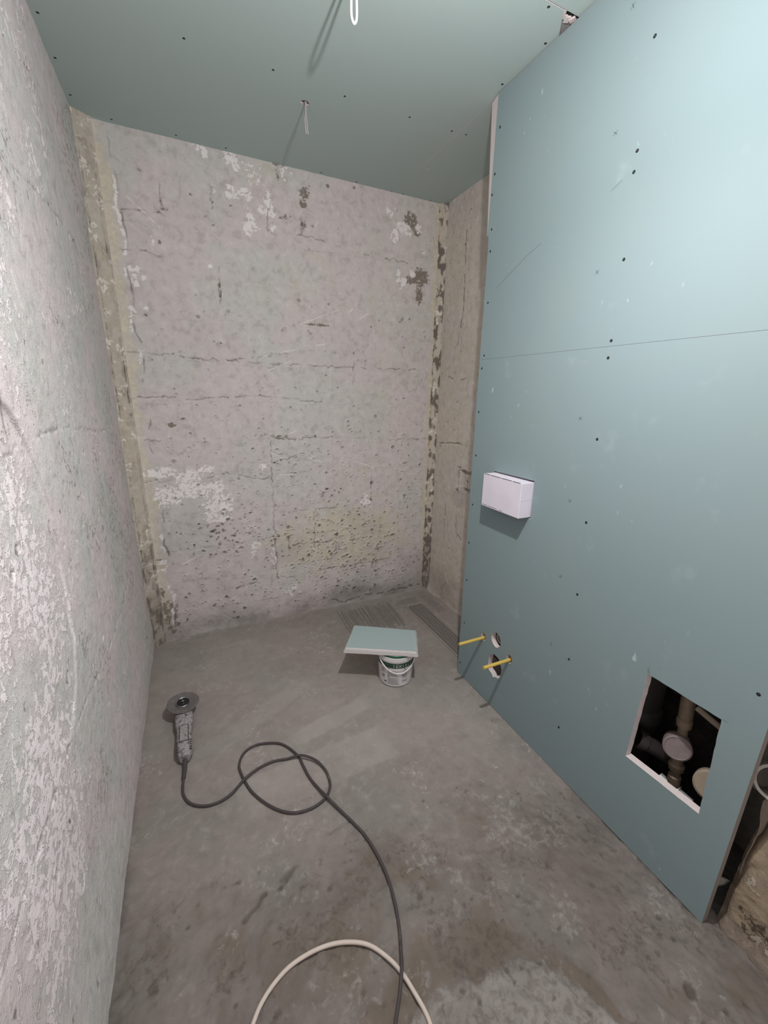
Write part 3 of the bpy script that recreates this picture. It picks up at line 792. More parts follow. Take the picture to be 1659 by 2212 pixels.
# ---------------------------------------------------------------- green partition with its openings
BOARD = 0.025
def partition():
    root = empty('wall_partition', (XP, 0.94, 0))
    tag(root, 'tall green drywall partition with a hatch and pipe openings', kind='structure')
    place = lambda a, b, c: Vector((XP + c, a, b))
    rr = random.Random(6)
    def ragged(cy, cz, ry, rz, n, jit):
        return [(cy + ry * (1 + rr.uniform(-jit, jit)) * math.cos(2 * math.pi * k / n), cz + rz * (1 + rr.uniform(-jit, jit)) * math.sin(2 * math.pi * k / n)) for k in range(n)]
    def wavy(p, q, n, amp):
        return [(p[0] + (q[0] - p[0]) * k / n + rr.uniform(-amp, amp) * (k > 0), p[1] + (q[1] - p[1]) * k / n + rr.uniform(-amp, amp) * (k > 0)) for k in range(n)]
    box_hole = [(1.139, 0.958), (1.378, 0.957), (1.380, 1.106), (1.140, 1.108)]
    hatch = wavy((0.616, 0.313), (0.606, 0.628), 16, 0.0009) + wavy((0.606, 0.628), (0.413, 0.627), 12, 0.0007) + wavy((0.413, 0.627), (0.402, 0.321), 16, 0.0012) + wavy((0.402, 0.321), (0.616, 0.313), 12, 0.0005)
    lower = [(0.3275, 0.004)] + wavy((1.5165, 0.004), (1.5335, 1.5633), 40, 0.0011) + [(1.5335, 1.5633), (0.3275, 1.5633)]
    holes = [box_hole, hatch,
             ragged(1.338, 0.319, 0.017, 0.020, 16, 0.06),         # sleeve, far
             ragged(1.160, 0.313, 0.017, 0.020, 16, 0.06),         # sleeve, near
             ragged(1.253, 0.352, 0.031, 0.036, 26, 0.03),         # round outlet
             ragged(1.246, 0.218, 0.046, 0.056, 24, 0.10)]         # ragged drain opening
    b1 = child(link('drywall_board', plate('drywall_board', lower, holes, BOARD, place, ('green', 'gypsum', 'edge_paper'), (1, 0, 0))), root)
    upper = [(0.3275, 1.5640)] + wavy((1.5335, 1.5640), (1.537, 2.02), 18, 0.0012) + [(1.537, 2.02), (1.546, 2.035), (1.546, 2.4935), (0.3275, 2.4935)]
    b2 = child(link('drywall_board', plate('drywall_board', upper, [], BOARD, place, ('green', 'gypsum', 'edge_paper'), (1, 0, 0))), root)
    # bevelled cut along the upper far edge showing the gypsum core
    bm = bmesh.new()
    vs = [bm.verts.new(p) for p in ((XP, 1.546, 2.035), (XP + 0.013, 1.546, 2.035), (XP + 0.013, 1.568, 2.035), (XP, 1.546, 2.4935), (XP + 0.013, 1.546, 2.4935), (XP + 0.013, 1.598, 2.4935))]
    for f in ((0, 1, 2), (3, 5, 4), (0, 2, 5, 3), (1, 4, 5, 2), (0, 3, 4, 1)):
        bm.faces.new([vs[i] for i in f])
    child(link('cut_edge', bm_mesh(bm, 'cut_edge'), 'gypsum'), b2)
    # dark drywall screws
    bm = bmesh.new()
    add_lathe(bm, [(0.0012, 0.0010), (0.0044, 0.0004), (0.0050, -0.0003), (0.0, -0.0003)], axis=(-1, 0, 0), n=10)
    sm = bm_mesh(bm, 'screw')
    sm.materials.append(M['screw'])
    for y, z in PANEL_SCREW:
        o = link('screw', sm)
        o.location = (XP, y, z)
        child(o, b1 if z < 1.563 else b2)
    # pencilled crosses and strokes
    for bd, lo, hi in ((b1, -1, 1.563), (b2, 1.563, 9)):
        bm = bmesh.new()
        k = 0
        for y, z in PANEL_CROSS:
            if lo < z < hi:
                for a in (0.7 + 0.2 * k, -0.6):
                    c, sn = math.cos(a), math.sin(a)
                    L, wd = 0.008, 0.0007
                    vs = [bm.verts.new((XP - 0.00025, y + c * i * L - sn * j * wd, z + sn * i * L + c * j * wd)) for i, j in ((-1, -1), (1, -1), (1, 1), (-1, 1))]
                    bm.faces.new(vs)
                k += 1
        lines = [((0.606, 0.632), (0.606, 0.652)), ((0.612, 0.642), (0.600, 0.632)), ((0.410, 0.629), (0.398, 0.629))] if lo < 0 else [((0.985, 1.985), (0.955, 2.0)), ((1.46, 1.83), (1.30, 1.905)), ((1.30, 1.905), (1.24, 1.925))]
        for (y0, z0), (y1, z1) in lines:
            d = Vector((0, y1 - y0, z1 - z0)).normalized()
            nn = Vector((0, -d.z, d.y)) * 0.0005
            P, Q = Vector((XP - 0.00025, y0, z0)), Vector((XP - 0.00025, y1, z1))
            bm.faces.new([bm.verts.new(p) for p in (P - nn, Q - nn, Q + nn, P + nn)])
        tag(child(link('pencil_marks', bm_mesh(bm, 'pencil_marks'), 'pencil'), bd), 'thin pencil strokes and crosses')
    return root
partition()

# ---------------------------------------------------------------- rough masonry of the pipe chase, right of the partition
def chase():
    root = empty('wall_chase', (1.30, 0.0, 0))
    tag(root, 'rough brown masonry in the open pipe chase beside the partition', kind='structure')
    s = Surf(np.linspace(-0.6, 0.318, 170), np.linspace(0, 0.44, 100))
    U, V = s.U, s.V
    s.h += 0.034 * (fbm(U, V * 0.7 + U * 0.8, 9, 2, 4) - 0.5) + 0.030 * (np.abs(fbm(U * 0.8, V + 0.9 * U, 20, 4, 5, 0.62) - 0.5))
    s.h -= 0.09 * (V / 0.44) ** 1.6
    s.h += 0.012 * sstep(V, 0.05, 0.0)
    s.h -= 0.02 * sstep(U, 0.295, 0.318)
    s.tone += 0.3 * (fbm(U, V, 9, 5, 4) - 0.5)
    s.warm += 0.5 * sstep(fbm(U, V, 8, 3, 3), 0.45, 0.6)
    s.dark += 0.5 * sstep(fbm(U, V, 10, 6, 3), 0.58, 0.7)
    s.paint += 0.4 * sstep(fbm(U, V, 12, 1, 3), 0.55, 0.7)
    child(link('masonry_face', s.mesh('masonry_face', lambda u, v, h: (1.212 - h, u, v), 'chase')), root)
    s = Surf(np.linspace(-0.6, 0.300, 110), np.linspace(0, 0.25, 30))
    s.h += 0.03 * (fbm(s.U, s.V, 12, 4, 4) - 0.5)
    s.warm += 0.3
    s.tone += 0.25 * (fbm(s.U, s.V, 12, 2, 4) - 0.5)
    child(link('masonry_top', s.mesh('masonry_top', lambda u, v, h: (1.30 + v, u, 0.425 + h), 'chase')), root)
    s = Surf(np.linspace(1.225, 1.5, 30), np.linspace(0, 0.44, 50))
    s.h += 0.02 * (fbm(s.U, s.V, 12, 4, 4) - 0.5)
    child(link('masonry_side', s.mesh('masonry_side', lambda u, v, h: (u, 0.306 + h, v), 'chase')), root)
    for nm, ya, yb, mt in (('rough_plaster', -0.6, 0.40, 'chase'), ('dark_shade_wall', 0.40, 1.55, 'cavity_shade')):  # far piece is coloured near-black in place of cavity shade
        s = Surf(np.linspace(ya, yb, 110), np.linspace(0.0, 1.9 if mt == 'cavity_shade' else 0.6, 60))
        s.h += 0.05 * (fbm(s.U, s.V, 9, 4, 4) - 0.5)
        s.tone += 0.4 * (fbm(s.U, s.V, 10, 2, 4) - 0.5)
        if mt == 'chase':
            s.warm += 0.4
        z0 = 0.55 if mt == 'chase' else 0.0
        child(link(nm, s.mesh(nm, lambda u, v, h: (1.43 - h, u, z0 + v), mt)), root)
chase()

def pipe(name, prof, origin, axis, mat, label, cat, group=None, n=28, extra=()):
    """one pipe: the outer shape with its bore, plus extra parts [(name, profile, origin, axis, material)]"""
    bm = bmesh.new()
    o0 = Vector(origin)
    add_lathe(bm, prof, (0, 0, 0), axis, n)
    o = link(name, bm_mesh(bm, name, True, 35), mat)
    o.location = o0
    tag(o, label, cat, group)
    for nm, pf, og, ax, mt in extra:
        bm = bmesh.new()
        add_lathe(bm, pf, Vector(og) - o0, ax, 24)
        link(nm, bm_mesh(bm, nm, True, 35), mt, o)
    return o

# open end of a waste pipe on top of the masonry, and a wrapped pipe above it
pipe('waste_pipe', [(0.031, -0.10), (0.038, -0.10), (0.038, -0.02), (0.043, -0.018), (0.043, 0.03), (0.036, 0.03), (0.034, -0.10), (0.0, -0.10)], (1.262, 0.318, 0.478), (-0.72, -0.45, 0.52), 'pipe_white',
     'open pale waste pipe end lying on the brown masonry', 'pipe')
bm = bmesh.new()
add_tube(bm, catmull([(0, 0.10, 0.03), (0, 0.0, 0.0), (0.004, -0.2, -0.02), (0, -0.5, -0.03)], 6), 0.024, 14)
o = link('wrapped_pipe', bm_mesh(bm, 'wrapped_pipe', True, 50), 'pipe_beige')
o.location = (1.29, 0.36, 0.592)
tag(o, 'dusty beige pipe running above the open waste pipe end', 'pipe')

# ---------------------------------------------------------------- pipework behind the partition, seen through the hatch
XV = 1.275
pipe('water_riser', [(0.0, 0.0), (0.012, 0.0), (0.012, 0.030), (0.017, 0.032), (0.018, 0.058), (0.014, 0.062), (0.014, 0.080), (0.021, 0.084), (0.022, 0.100), (0.016, 0.105), (0.016, 0.125),
      (0.020, 0.13), (0.020, 0.20), (0.014, 0.205), (0.013, 0.235), (0.020, 0.24), (0.021, 0.262), (0.016, 0.266), (0.019, 0.272), (0.019, 0.45), (0.0, 0.45)], (XV + 0.005, 0.522, 0.215), (0, 0.06, 1), 'brass',
     'dusty brass and beige water riser seen through the hatch', 'pipe', extra=[
         ('meter_dial', [(0.0, 0.0), (0.034, 0.0), (0.038, 0.004), (0.038, 0.026), (0.033, 0.030), (0.031, 0.028), (0.0, 0.027)], (XV - 0.010, 0.534, 0.392), (-0.80, -0.45, 0.25), 'meter'),
         ('meter_body', [(0.0, -0.03), (0.030, -0.03), (0.036, -0.015), (0.036, 0.002), (0.0, 0.002)], (XV - 0.010, 0.534, 0.392), (-0.80, -0.45, 0.25), 'brass')])
pipe('water_meter', [(0.0, -0.03), (0.030, -0.03), (0.034, -0.02), (0.034, 0.0), (0.042, 0.002), (0.043, 0.026), (0.037, 0.031), (0.0, 0.029)], (1.262, 0.428, 0.352), (-0.85, -0.3, 0.35), 'pipe_beige',
     'round dusty meter at the near edge of the hatch', 'meter', extra=[('inlet_nut', [(0.0, 0.0), (0.018, 0.0), (0.018, 0.05), (0.013, 0.055), (0.013, 0.10), (0.0, 0.10)], (1.29, 0.434, 0.375), (0, 0, 1), 'brass')])
pipe('soil_stack', [(0.0, 0.0), (0.055, 0.0), (0.055, 0.33), (0.062, 0.335), (0.063, 0.37), (0.060, 0.375), (0.055, 0.38), (0.055, 1.1), (0.0, 1.1)], (1.33, 0.690, 0.02), (0, 0, 1), 'pipe_grey',
     'thick dark soil stack at the far side of the hatch', 'pipe')
pipe('waste_elbow', [(0.0, -0.06), (0.025, -0.06), (0.025, 0.03), (0.031, 0.032), (0.031, 0.055), (0.027, 0.058), (0.024, 0.03), (0.0, 0.03)], (1.275, 0.598, 0.318), (-0.6, 0.55, 0.35), 'pipe_grey',
     'dark short waste pipe socket low in the hatch', 'pipe')
pipe('shutoff_valve', [(0.0, -0.045), (0.013, -0.045), (0.013, -0.01), (0.020, -0.008), (0.020, 0.012), (0.013, 0.014), (0.013, 0.05), (0.0, 0.05)], (1.285, 0.520, 0.222), (0.1, -1, -0.15), 'zinc',
     'small grey valve at the bottom of the hatch', 'valve')
bm = bmesh.new()
add_tube(bm, catmull([(0, 0.05, 0.012), (0, 0.0, 0.0), (-0.003, -0.03, -0.003)], 6), 0.0085, 12)
o = link('branch_pipe', bm_mesh(bm, 'branch_pipe', True, 40), 'pipe_beige')
o.location = (1.27, 0.462, 0.532)
tag(o, 'thin pale branch pipe across the upper corner of the hatch', 'pipe')
bm = bmesh.new()
add_lathe(bm, [(0.0, -0.010), (0.016, -0.010), (0.018, -0.004), (0.018, 0.010), (0.012, 0.014), (0.0, 0.014)], (-0.004, -0.034, -0.004), (-0.7, -0.7, 0.2), 16)
link('cap_nut', bm_mesh(bm, 'cap_nut', True, 35), 'pipe_beige', o)

# outlets in the partition
pipe('outlet_socket', [(0.020, -0.006), (0.0245, -0.006), (0.0245, 0.05), (0.0, 0.05), (0.0, 0.044), (0.019, 0.044), (0.020, -0.006)], (XP + 0.030, 1.253, 0.352), (1, 0, 0), 'pipe_white',
     'white pipe socket set inside the round hole above the ragged one', 'pipe')
bm = bmesh.new()
add_tube(bm, [(0.05, -0.02, -0.205), (0.02, -0.025, -0.10), (0, -0.02, 0.0), (0, 0.03, 0.03)], 0.008, 10)
o = link('hidden_pipe', bm_mesh(bm, 'hidden_pipe', True, 40), 'zinc')
o.location = (XP + 0.10, 1.262, 0.215)
tag(o, 'thin pipe glimpsed deep inside the ragged hole', 'pipe')

def sleeve(y, z, label):
    bm = bmesh.new()
    add_lathe(bm, [(0.0, -0.05), (0.0072, -0.05), (0.0072, 0.134), (0.0066, 0.136), (0.0042, 0.136), (0.0042, 0.10), (0.0, 0.10)], (0, 0, 0), (-1, 0, 0), 18)
    o = link('stud_sleeve', bm_mesh(bm, 'stud_sleeve', True, 40), 'yellow')
    o.location = (XP, y, z)
    tag(o, label, 'sleeve', 'yellow stud sleeves in the partition')
sleeve(1.342, 0.310, 'yellow plastic sleeve sticking out beside the round hole')
sleeve(1.163, 0.306, 'yellow plastic sleeve sticking out across the ragged hole')

# white protective cover box set in the partition
def cover_box():
    x0, x1, y0, y1, z0, z1 = 1.1055, 1.196, 1.1435, 1.369, 0.9635, 1.101
    root = empty('cover_box', (1.15, 1.256, z0))
    tag(root, 'white plastic cover box sticking out of the partition', 'box')
    c = Vector(((x0 + x1) / 2, (y0 + y1) / 2, (z0 + z1) / 2))
    bm = bmesh.new()
    add_box(bm, c, (x1 - x0, y1 - y0, z1 - z0), 0, 0.0016)
    child(link('body', bm_mesh(bm, 'body', False), 'box_white'), root)
    def slits(name, z, spans):
        for a, b in spans:
            bm = bmesh.new()
            add_box(bm, (x0 + 0.0016, (a + b) / 2, z), (0.0042, b - a, 0.0016))
            child(link(name, bm_mesh(bm, name), 'seam'), root)
    slits('slit', z1 - 0.0006, [(1.362, 1.327), (1.322, 1.264), (1.259, 1.200), (1.194, 1.152)])
    slits('slit', z0 + 0.0065, [(1.362, 1.331), (1.324, 1.268), (1.255, 1.235)])
    bm = bmesh.new()
    add_box(bm, (1.137, y0, 1.033), (0.058, 0.0008, 0.0012))
    add_box(bm, (1.112, y0, 1.033), (0.0010, 0.0008, 0.13))
    child(link('moulding_line', bm_mesh(bm, 'moulding_line'), 'print_white'), root)
cover_box()

# ---------------------------------------------------------------- linear drain plate in the floor
def drain():
    x0, x1, y0, y1 = DRAIN
    holes = []
    y = y1 - 0.018
    k = 0
    while y > y0 + 0.01:
        for j, dx in enumerate((-0.020, 0.0, 0.020)):
            cy = y + (0.006 if j == 1 else 0)
            cx = (x0 + x1) / 2 + dx
            holes.append([(cx + 0.0046 * math.cos(2 * math.pi * i / 6), cy + 0.0046 * math.sin(2 * math.pi * i / 6)) for i in range(6)])
        y -= 0.020
    me = plate('perforated_plate', [(x0, y0), (x1, y0), (x1, y1), (x0, y1)], holes, 0.004, lambda a, b, c: Vector((a, b, -0.0045 + c)), ('drain', 'drain'), (0, 0, 1))
    root = empty('floor_drain', ((x0 + x1) / 2, y1, 0))
    tag(root, 'cement-stained perforated linear drain set in the floor', 'drain')
    child(link('perforated_plate', me), root)
    bm = bmesh.new()
    for c, sz in ((((x0 - 0.004), (y0 + y1) / 2, -0.001), (0.006, y1 - y0 + 0.014, 0.008)), (((x1 + 0.004), (y0 + y1) / 2, -0.001), (0.006, y1 - y0 + 0.014, 0.008)), (((x0 + x1) / 2, y1 + 0.004, -0.001), (x1 - x0 + 0.002, 0.006, 0.008))):
        add_box(bm, c, sz)
    child(link('rim', bm_mesh(bm, 'rim'), 'drain'), root)
drain()

# ---------------------------------------------------------------- bucket with two board offcuts on it
BC = Vector((0.840, 1.612, 0.003))
def bucket():
    root = empty('bucket', BC)
    tag(root, 'small white plastic bucket with a green lid and a green printed band', 'bucket')
    R = lambda z: 0.0845 + 0.0115 * z / 0.185
    bm = bmesh.new()
    add_lathe(bm, [(0.0, 0.0), (0.080, 0.0), (0.0835, 0.003), (R(0.15), 0.15), (0.0985, 0.152), (0.0985, 0.172), (0.0955, 0.174), (0.0955, 0.166), (0.0, 0.166)], n=56)
    child_at = lambda nm, me, mt: link(nm, me, mt, root)
    child_at('body', bm_mesh(bm, 'body', True, 30), 'bucket')
    bm = bmesh.new()
    add_lathe(bm, [(0.0, 0.167), (0.095, 0.167), (0.0965, 0.174), (0.097, 0.184), (0.092, 0.1875), (0.090, 0.183), (0.084, 0.182), (0.082, 0.185), (0.0, 0.185)], n=56)
    child_at('lid', bm_mesh(bm, 'lid', True, 30), 'green_lid')
    front = math.atan2(-BC.y, -BC.x)
    def on_wall(a, z, off=0.0006):
        return Vector(((R(z) + off) * math.cos(a), (R(z) + off) * math.sin(a), z))
    def patch(bm, a0, a1, z0, z1, n=8, off=0.0006, curve=0.0):
        prev = None
        for i in range(n + 1):
            a = a0 + (a1 - a0) * i / n
            cur = (bm.verts.new(on_wall(a, z0, off)), bm.verts.new(on_wall(a, z1, off)))
            if prev:
                bm.faces.new((prev[0], cur[0], cur[1], prev[1]))
            prev = cur
    bm = bmesh.new()
    patch(bm, front - 1.28, front + 1.28, 0.113, 0.141, 40, 0.0005)
    band = child_at('printed_band', bm_mesh(bm, 'printed_band', True), 'green_band')
    # lettering on the band, wrapped round the wall of the bucket
    bm = bmesh.new()
    def glyphs(txt, a_mid, z, size, gap):
        n = len(txt)
        for i, ch in enumerate(txt):
            if ch == ' ':
                continue
            cu = bpy.data.curves.new('letter', 'FONT')
            cu.body = ch
            cu.size = size
            cu.align_x = 'CENTER'
            tmp = bpy.data.objects.new('letter', cu)
            C.objects.link(tmp)
            dg = bpy.context.evaluated_depsgraph_get()
            me = bpy.data.meshes.new_from_object(tmp.evaluated_get(dg))
            bpy.data.objects.remove(tmp)
            bpy.data.curves.remove(cu)
            base = len(bm.verts)
            bm.from_mesh(me)
            bpy.data.meshes.remove(me)
            bm.verts.ensure_lookup_table()
            for v in bm.verts[base:]:
                zz = z + v.co.y
                v.co = on_wall(a_mid + (i - (n - 1) / 2) * gap + v.co.x / R(zz), zz, 0.0011)
    glyphs('IEX\u2022I-\u2022', front + 0.42, 0.1185, 0.024, 0.165)
    link('lettering', bm_mesh(bm, 'lettering'), 'print_white', band)
    bm = bmesh.new()
    glyphs('CE', front - 0.72, 0.098, 0.011, 0.10)
    child_at('ce_mark', bm_mesh(bm, 'ce_mark'), 'print_black')
    # printed columns of small instructions
    bm = bmesh.new()
    rr = random.Random(1)
    for a0, wd, zs in ((-0.86, 0.30, 12), (-0.44, 0.78, 17), (0.42, 0.40, 14)):
        for k in range(zs):
            z = 0.094 - k * 0.0050
            if rr.random() < 0.12:
                continue
            patch(bm, front + a0, front + a0 + wd * rr.uniform(0.6, 1.0), z, z + 0.0016, 4)
    tag(child_at('small_print', bm_mesh(bm, 'small_print'), 'print'), 'grey lines of small print', kind='stuff')
    for a0, z, wd in ((-0.42, 0.104, 0.08), (-0.42, 0.060, 0.06), (0.43, 0.064, 0.05), (-0.74, 0.058, 0.10), (-0.68, 0.024, 0.17), (0.50, 0.104, 0.08)):
        bm = bmesh.new()
        patch(bm, front + a0, front + a0 + wd, z, z + 0.0055, 4, 0.0009)
        child_at('bold_print', bm_mesh(bm, 'bold_print'), 'print_black')
    for a0 in (-0.50, 0.38):
        bm = bmesh.new()
        patch(bm, front + a0, front + a0 + 0.012, 0.012, 0.106, 2, 0.0007)
        child_at('column_rule', bm_mesh(bm, 'column_rule'), 'print_white')
    # carrying handle hanging down in front
    pts = []
    for i in range(25):
        t = -1 + 2 * i / 24
        a = front + 0.22 + t * 1.12
        pts.append(on_wall(a, 0.150 - 0.062 * math.cos(t * math.pi / 2) ** 0.9, 0.0075))
    bm = bmesh.new()
    add_tube(bm, pts, 0.0034, 10)
    bail = child_at('handle', bm_mesh(bm, 'handle', True), 'bail')
    for t in (-1, 1):
        bm = bmesh.new()
        a = front + 0.22 + t * 1.12
        add_lathe(bm, [(0.0, -0.002), (0.007, -0.002), (0.007, 0.007), (0.004, 0.009), (0.0, 0.009)], on_wall(a, 0.151), (math.cos(a), math.sin(a), 0), 14)
        child_at('handle_lug', bm_mesh(bm, 'handle_lug', True, 40), 'bucket')
bucket()

def offcut(name, corners, z0, label, bevel):
    """a rectangular drywall offcut: green paper on top, cut gypsum edges, slightly ragged"""
    rr = random.Random(int(z0 * 1e4))
    loop = []
    for p, q in zip(corners, corners[1:] + corners[:1]):
        for k in range(9):
            t = k / 9
            loop.append(Vector((p[0] + (q[0] - p[0]) * t + rr.uniform(-.0012, .0012), p[1] + (q[1] - p[1]) * t + rr.uniform(-.0012, .0012), 0)))
    c = sum(loop, Vector()) / len(loop)
    bm = bmesh.new()
    rings = []
    for z, k in ((0, 1.0), (0.0085, 1.0 - bevel * 0.35), (0.0122, 1.0 - bevel)):
        rings.append([bm.verts.new(((p - c) * k) + Vector((0, 0, z))) for p in loop])
    n = len(loop)
    for a, b in zip(rings, rings[1:]):
        for k in range(n):
            f = bm.faces.new((a[k], a[(k + 1) % n], b[(k + 1) % n], b[k]))
            f.material_index = 1
    bm.faces.new(rings[0])
    bm.faces.new(rings[-1])
    me = bm_mesh(bm, name)
    me.materials.append(M['green_offcut'])
    me.materials.append(M['gypsum'])
    o = link(name, me)
    o.location = c + Vector((0, 0, z0))
    return tag(o, label, 'board', 'drywall offcuts on the bucket')
offcut('board_offcut', [(0.574, 1.652), (0.893, 1.478), (0.988, 1.668), (0.700, 1.842)], 0.1905, 'lower drywall offcut lying directly on the bucket lid', 0.0)
offcut('board_offcut', [(0.580, 1.655), (0.890, 1.484), (0.977, 1.658), (0.697, 1.832)], 0.2029, 'upper drywall offcut with green face on top of the bucket', 0.035)

# ---------------------------------------------------------------- angle grinder with its cord
def grinder():
    head = Vector((-0.152, 1.752, 0.0))
    root = empty('angle_grinder', (-0.150, 1.60, 0.003))
    tag(root, 'dust-caked angle grinder lying disc up on the floor', 'grinder')
    tail = Vector((-0.148, 1.470, 0.031))
    nose = Vector((-0.150, 1.712, 0.034))
    d = (tail - nose).normalized()
    L = (tail - nose).length
    x = Vector((0, 0, 1)).cross(d).normalized()
    z = d.cross(x)
    if z.z < 0:
        z, x = -z, -x
    def sect(t, wx, wz, n=20, p=3.2):
        c = nose.lerp(tail, t)
        out = []
        for k in range(n):
            a = 2 * math.pi * k / n
            ca, sa = math.cos(a), math.sin(a)
            out.append(c + x * math.copysign(abs(ca) ** (2 / p), ca) * wx + z * math.copysign(abs(sa) ** (2 / p), sa) * wz)
        return out
    bm = bmesh.new()
    prof = [(-0.02, 0.026, 0.020), (0.0, 0.034, 0.027), (0.10, 0.0365, 0.029), (0.28, 0.035, 0.029), (0.34, 0.031, 0.027), (0.42, 0.028, 0.0255), (0.65, 0.029, 0.026), (0.80, 0.030, 0.027), (0.93, 0.027, 0.025), (1.0, 0.018, 0.018)]
    rings = [[bm.verts.new(p) for p in sect(t, a, b)] for t, a, b in prof]
    for a, b in zip(rings, rings[1:]):
        for k in range(20):
            bm.faces.new((a[k], a[(k + 1) % 20], b[(k + 1) % 20], b[k]))
    bm.faces.new(rings[0])
    bm.faces.new(rings[-1])
    body = child(link('body', bm_mesh(bm, 'body', True, 50), 'grinder'), root)
    # vent ribs at the tail and a raised name plate
    for k in range(5):
        for sgn in (-1, 1):
            t = 0.72 + 0.05 * k
            c = nose.lerp(tail, t) + x * sgn * 0.0225 + z * 0.0205
            bm = bmesh.new()
            add_box(bm, c, (0.010, 0.0045, 0.007), 0.25 * sgn, 0.001)
            child(link('vent_rib', bm_mesh(bm, 'vent_rib'), 'rubber'), body)
    bm = bmesh.new()
    add_box(bm, nose.lerp(tail, 0.55) + z * 0.0252, (0.036, 0.093, 0.004), 0, 0.001)
    child(link('plate_groove', bm_mesh(bm, 'plate_groove'), 'rubber'), body)
    bm = bmesh.new()
    add_box(bm, nose.lerp(tail, 0.55) + z * 0.0262, (0.030, 0.085, 0.004), 0, 0.0015)
    child(link('name_plate', bm_mesh(bm, 'name_plate'), 'grinder'), body)
    bm = bmesh.new()
    add_box(bm, nose.lerp(tail, 0.18) + z * 0.0285, (0.034, 0.040, 0.005), 0.05, 0.002)
    child(link('switch_cover', bm_mesh(bm, 'switch_cover'), 'grinder'), body)
    # gear head and disc
    tl = Vector((0.05, -0.03, 1)).normalized()
    bm = bmesh.new()
    add_lathe(bm, [(0.0, 0.004), (0.026, 0.004), (0.030, 0.012), (0.030, 0.040), (0.022, 0.056), (0.016, 0.066), (0.0, 0.066)], head, (0, 0, 1), 24)
    child(link('gear_head', bm_mesh(bm, 'gear_head', True, 35), 'grinder'), root)
    base = head + Vector((0, 0, 0.067))
    bm = bmesh.new()
    add_lathe(bm, [(0.0, 0.0), (0.0655, 0.0035), (0.0665, 0.0045), (0.0655, 0.006), (0.047, 0.0055), (0.042, 0.0032), (0.035, 0.0022), (0.0, 0.0015)], base, tl, 48)
    disc = child(link('cutting_disc', bm_mesh(bm, 'cutting_disc', True, 50), 'disc'), root)
    bm = bmesh.new()
    add_lathe(bm, [(0.029, 0.0015), (0.0305, 0.0070), (0.0285, 0.0090), (0.0255, 0.0070), (0.0255, 0.002)], base, tl, 40)
    tag(child(link('flange_ring', bm_mesh(bm, 'flange_ring', True, 50), 'steel'), disc), 'shiny steel flange ring')
    bm = bmesh.new()
    add_lathe(bm, [(0.0, 0.0085), (0.009, 0.0085), (0.012, 0.0055), (0.020, 0.0060), (0.0248, 0.0045), (0.0252, 0.002)], base, tl, 32)
    child(link('flange_nut', bm_mesh(bm, 'flange_nut', True, 40), 'black_metal'), disc)
    bm = bmesh.new()
    add_lathe(bm, [(0.0, 0.016), (0.0045, 0.0155), (0.0065, 0.013), (0.0068, 0.006)], base, tl, 6)
    tag(child(link('spindle', bm_mesh(bm, 'spindle', False), 'steel'), disc), 'shiny steel spindle end')
    # cord
    bm = bmesh.new()
    t0 = tail + d * 0.002
    z0 = 0.0075
    pts = [(t0.x, t0.y, 0.026), (t0.x + 0.0, t0.y - 0.035, 0.022)]
    lift = {8: 0.010, 12: 0.011, 13: 0.008, 7: 0.004, 9: 0.005, 17: 0.0, 24: -0.001, 33: -0.001, 37: 0.010, 36: 0.004, 38: 0.004, 46: 0.0145, 45: 0.009, 47: 0.009}
    for i, (px, py) in enumerate(CORD):
        if i < 2:
            continue
        pts.append((px, py, z0 + lift.get(i, 0.0)))
    last = Vector(pts[-1])
    pts += [(last.x - 0.03, last.y - 0.12, z0), (last.x - 0.10, last.y - 0.3, z0)]
    sm = catmull(pts, 6)
    rad = [0.0062 if i < 9 else 0.0046 for i in range(len(sm))]
    add_tube(bm, sm, rad, 10)
    child(link('power_cord', bm_mesh(bm, 'power_cord', True), 'rubber'), root)
    bm = bmesh.new()
    add_tube(bm, sm[:10], [0.0085 - 0.00018 * i for i in range(10)], 14)
    child(link('cord_sleeve', bm_mesh(bm, 'cord_sleeve', True, 50), 'rubber'), root)
grinder()

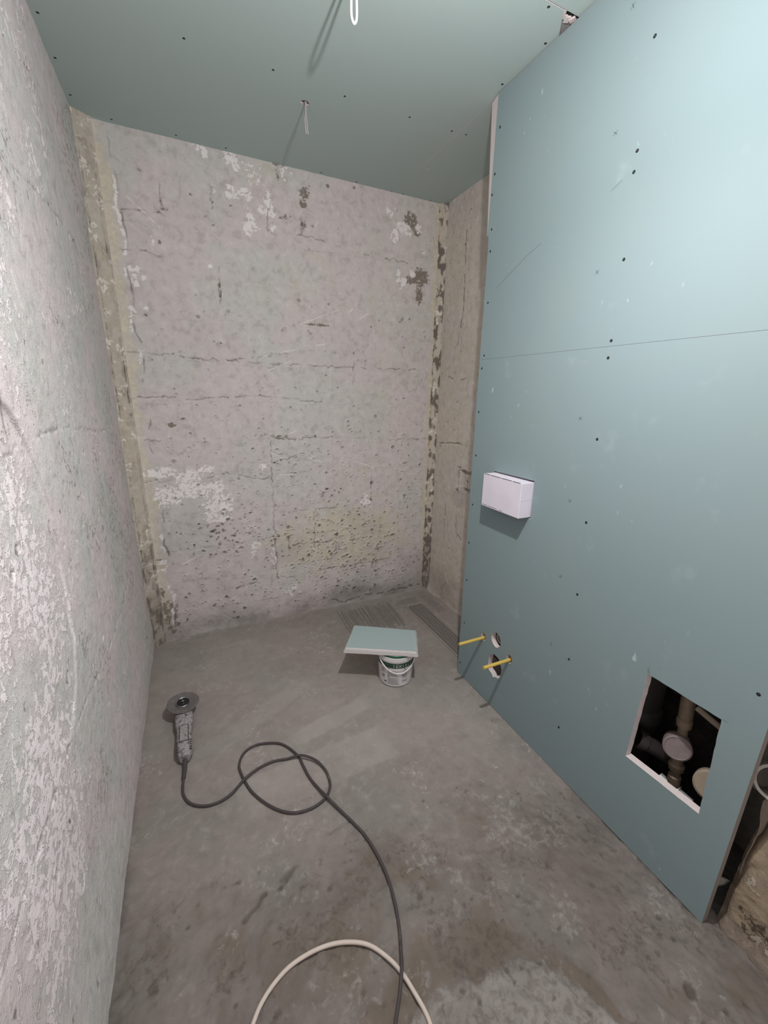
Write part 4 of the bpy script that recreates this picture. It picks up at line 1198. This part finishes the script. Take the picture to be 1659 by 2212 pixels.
# ---------------------------------------------------------------- loose white cable on the floor
bm = bmesh.new()
c0 = Vector((*CABLE[7], 0))
pts = [(x, y, 0.0085) for x, y in CABLE]
a, b = Vector(pts[0]), Vector(pts[-1])
pts = [(a.x + 0.05, a.y - 0.30, 0.0085), (a.x + 0.004, a.y - 0.12, 0.0085)] + pts + [(b.x + 0.005, b.y - 0.13, 0.0085), (b.x - 0.02, b.y - 0.3, 0.0085)]
add_tube(bm, [p - c0 for p in catmull(pts, 7)], 0.0052, 12)
o = link('extension_cable', bm_mesh(bm, 'extension_cable', True), 'cable_white')
o.location = c0
tag(o, 'loose off-white cable looping on the floor under the black cord', 'cable')

# ---------------------------------------------------------------- cables hanging from the ceiling
bm = bmesh.new()
pts = [(-0.001, 0, 0.06), (-0.0045, 0, 0.01), (-0.0075, 0, -0.05), (-0.0085, 0, -0.105), (-0.006, 0, -0.123), (0.0, 0, -0.131), (0.006, 0, -0.123), (0.0075, 0, -0.105), (0.006, 0, -0.05), (0.0045, 0, 0.01), (0.001, 0.004, 0.06)]
add_tube(bm, catmull(pts, 6), 0.0034, 10, flat=1.0)
o = link('ceiling_cable', bm_mesh(bm, 'ceiling_cable', True), 'cable_bright')
o.location = (0.508, 1.33, ZC)
tag(o, 'bright white cable loop hanging from the ceiling', 'cable', 'cables hanging from the ceiling')

root = empty('ceiling_cable', (0.534, 1.93, ZC))
tag(root, 'short dusty cable end hanging from a hole in the ceiling', 'cable', 'cables hanging from the ceiling')
bm = bmesh.new()
add_tube(bm, catmull([(0.0, 0.002, 0.05), (0.0, 0, 0.0), (-0.001, 0, -0.045)], 6), 0.0066, 10, flat=0.6)
link('sheath', bm_mesh(bm, 'sheath', True), 'cable_grey', root)
for k, (dx, mt) in enumerate(((0.0035, 'cable_grey'), (-0.004, 'cable_grey'))):
    bm = bmesh.new()
    add_tube(bm, catmull([(dx * 0.6, 0, -0.04), (dx + 0.000, 0, -0.06), (dx + 0.002, 0, -0.085), (dx + 0.004, 0, -0.101)], 5), 0.0030, 8)
    link('core_wire', bm_mesh(bm, 'core_wire', True), mt, root)
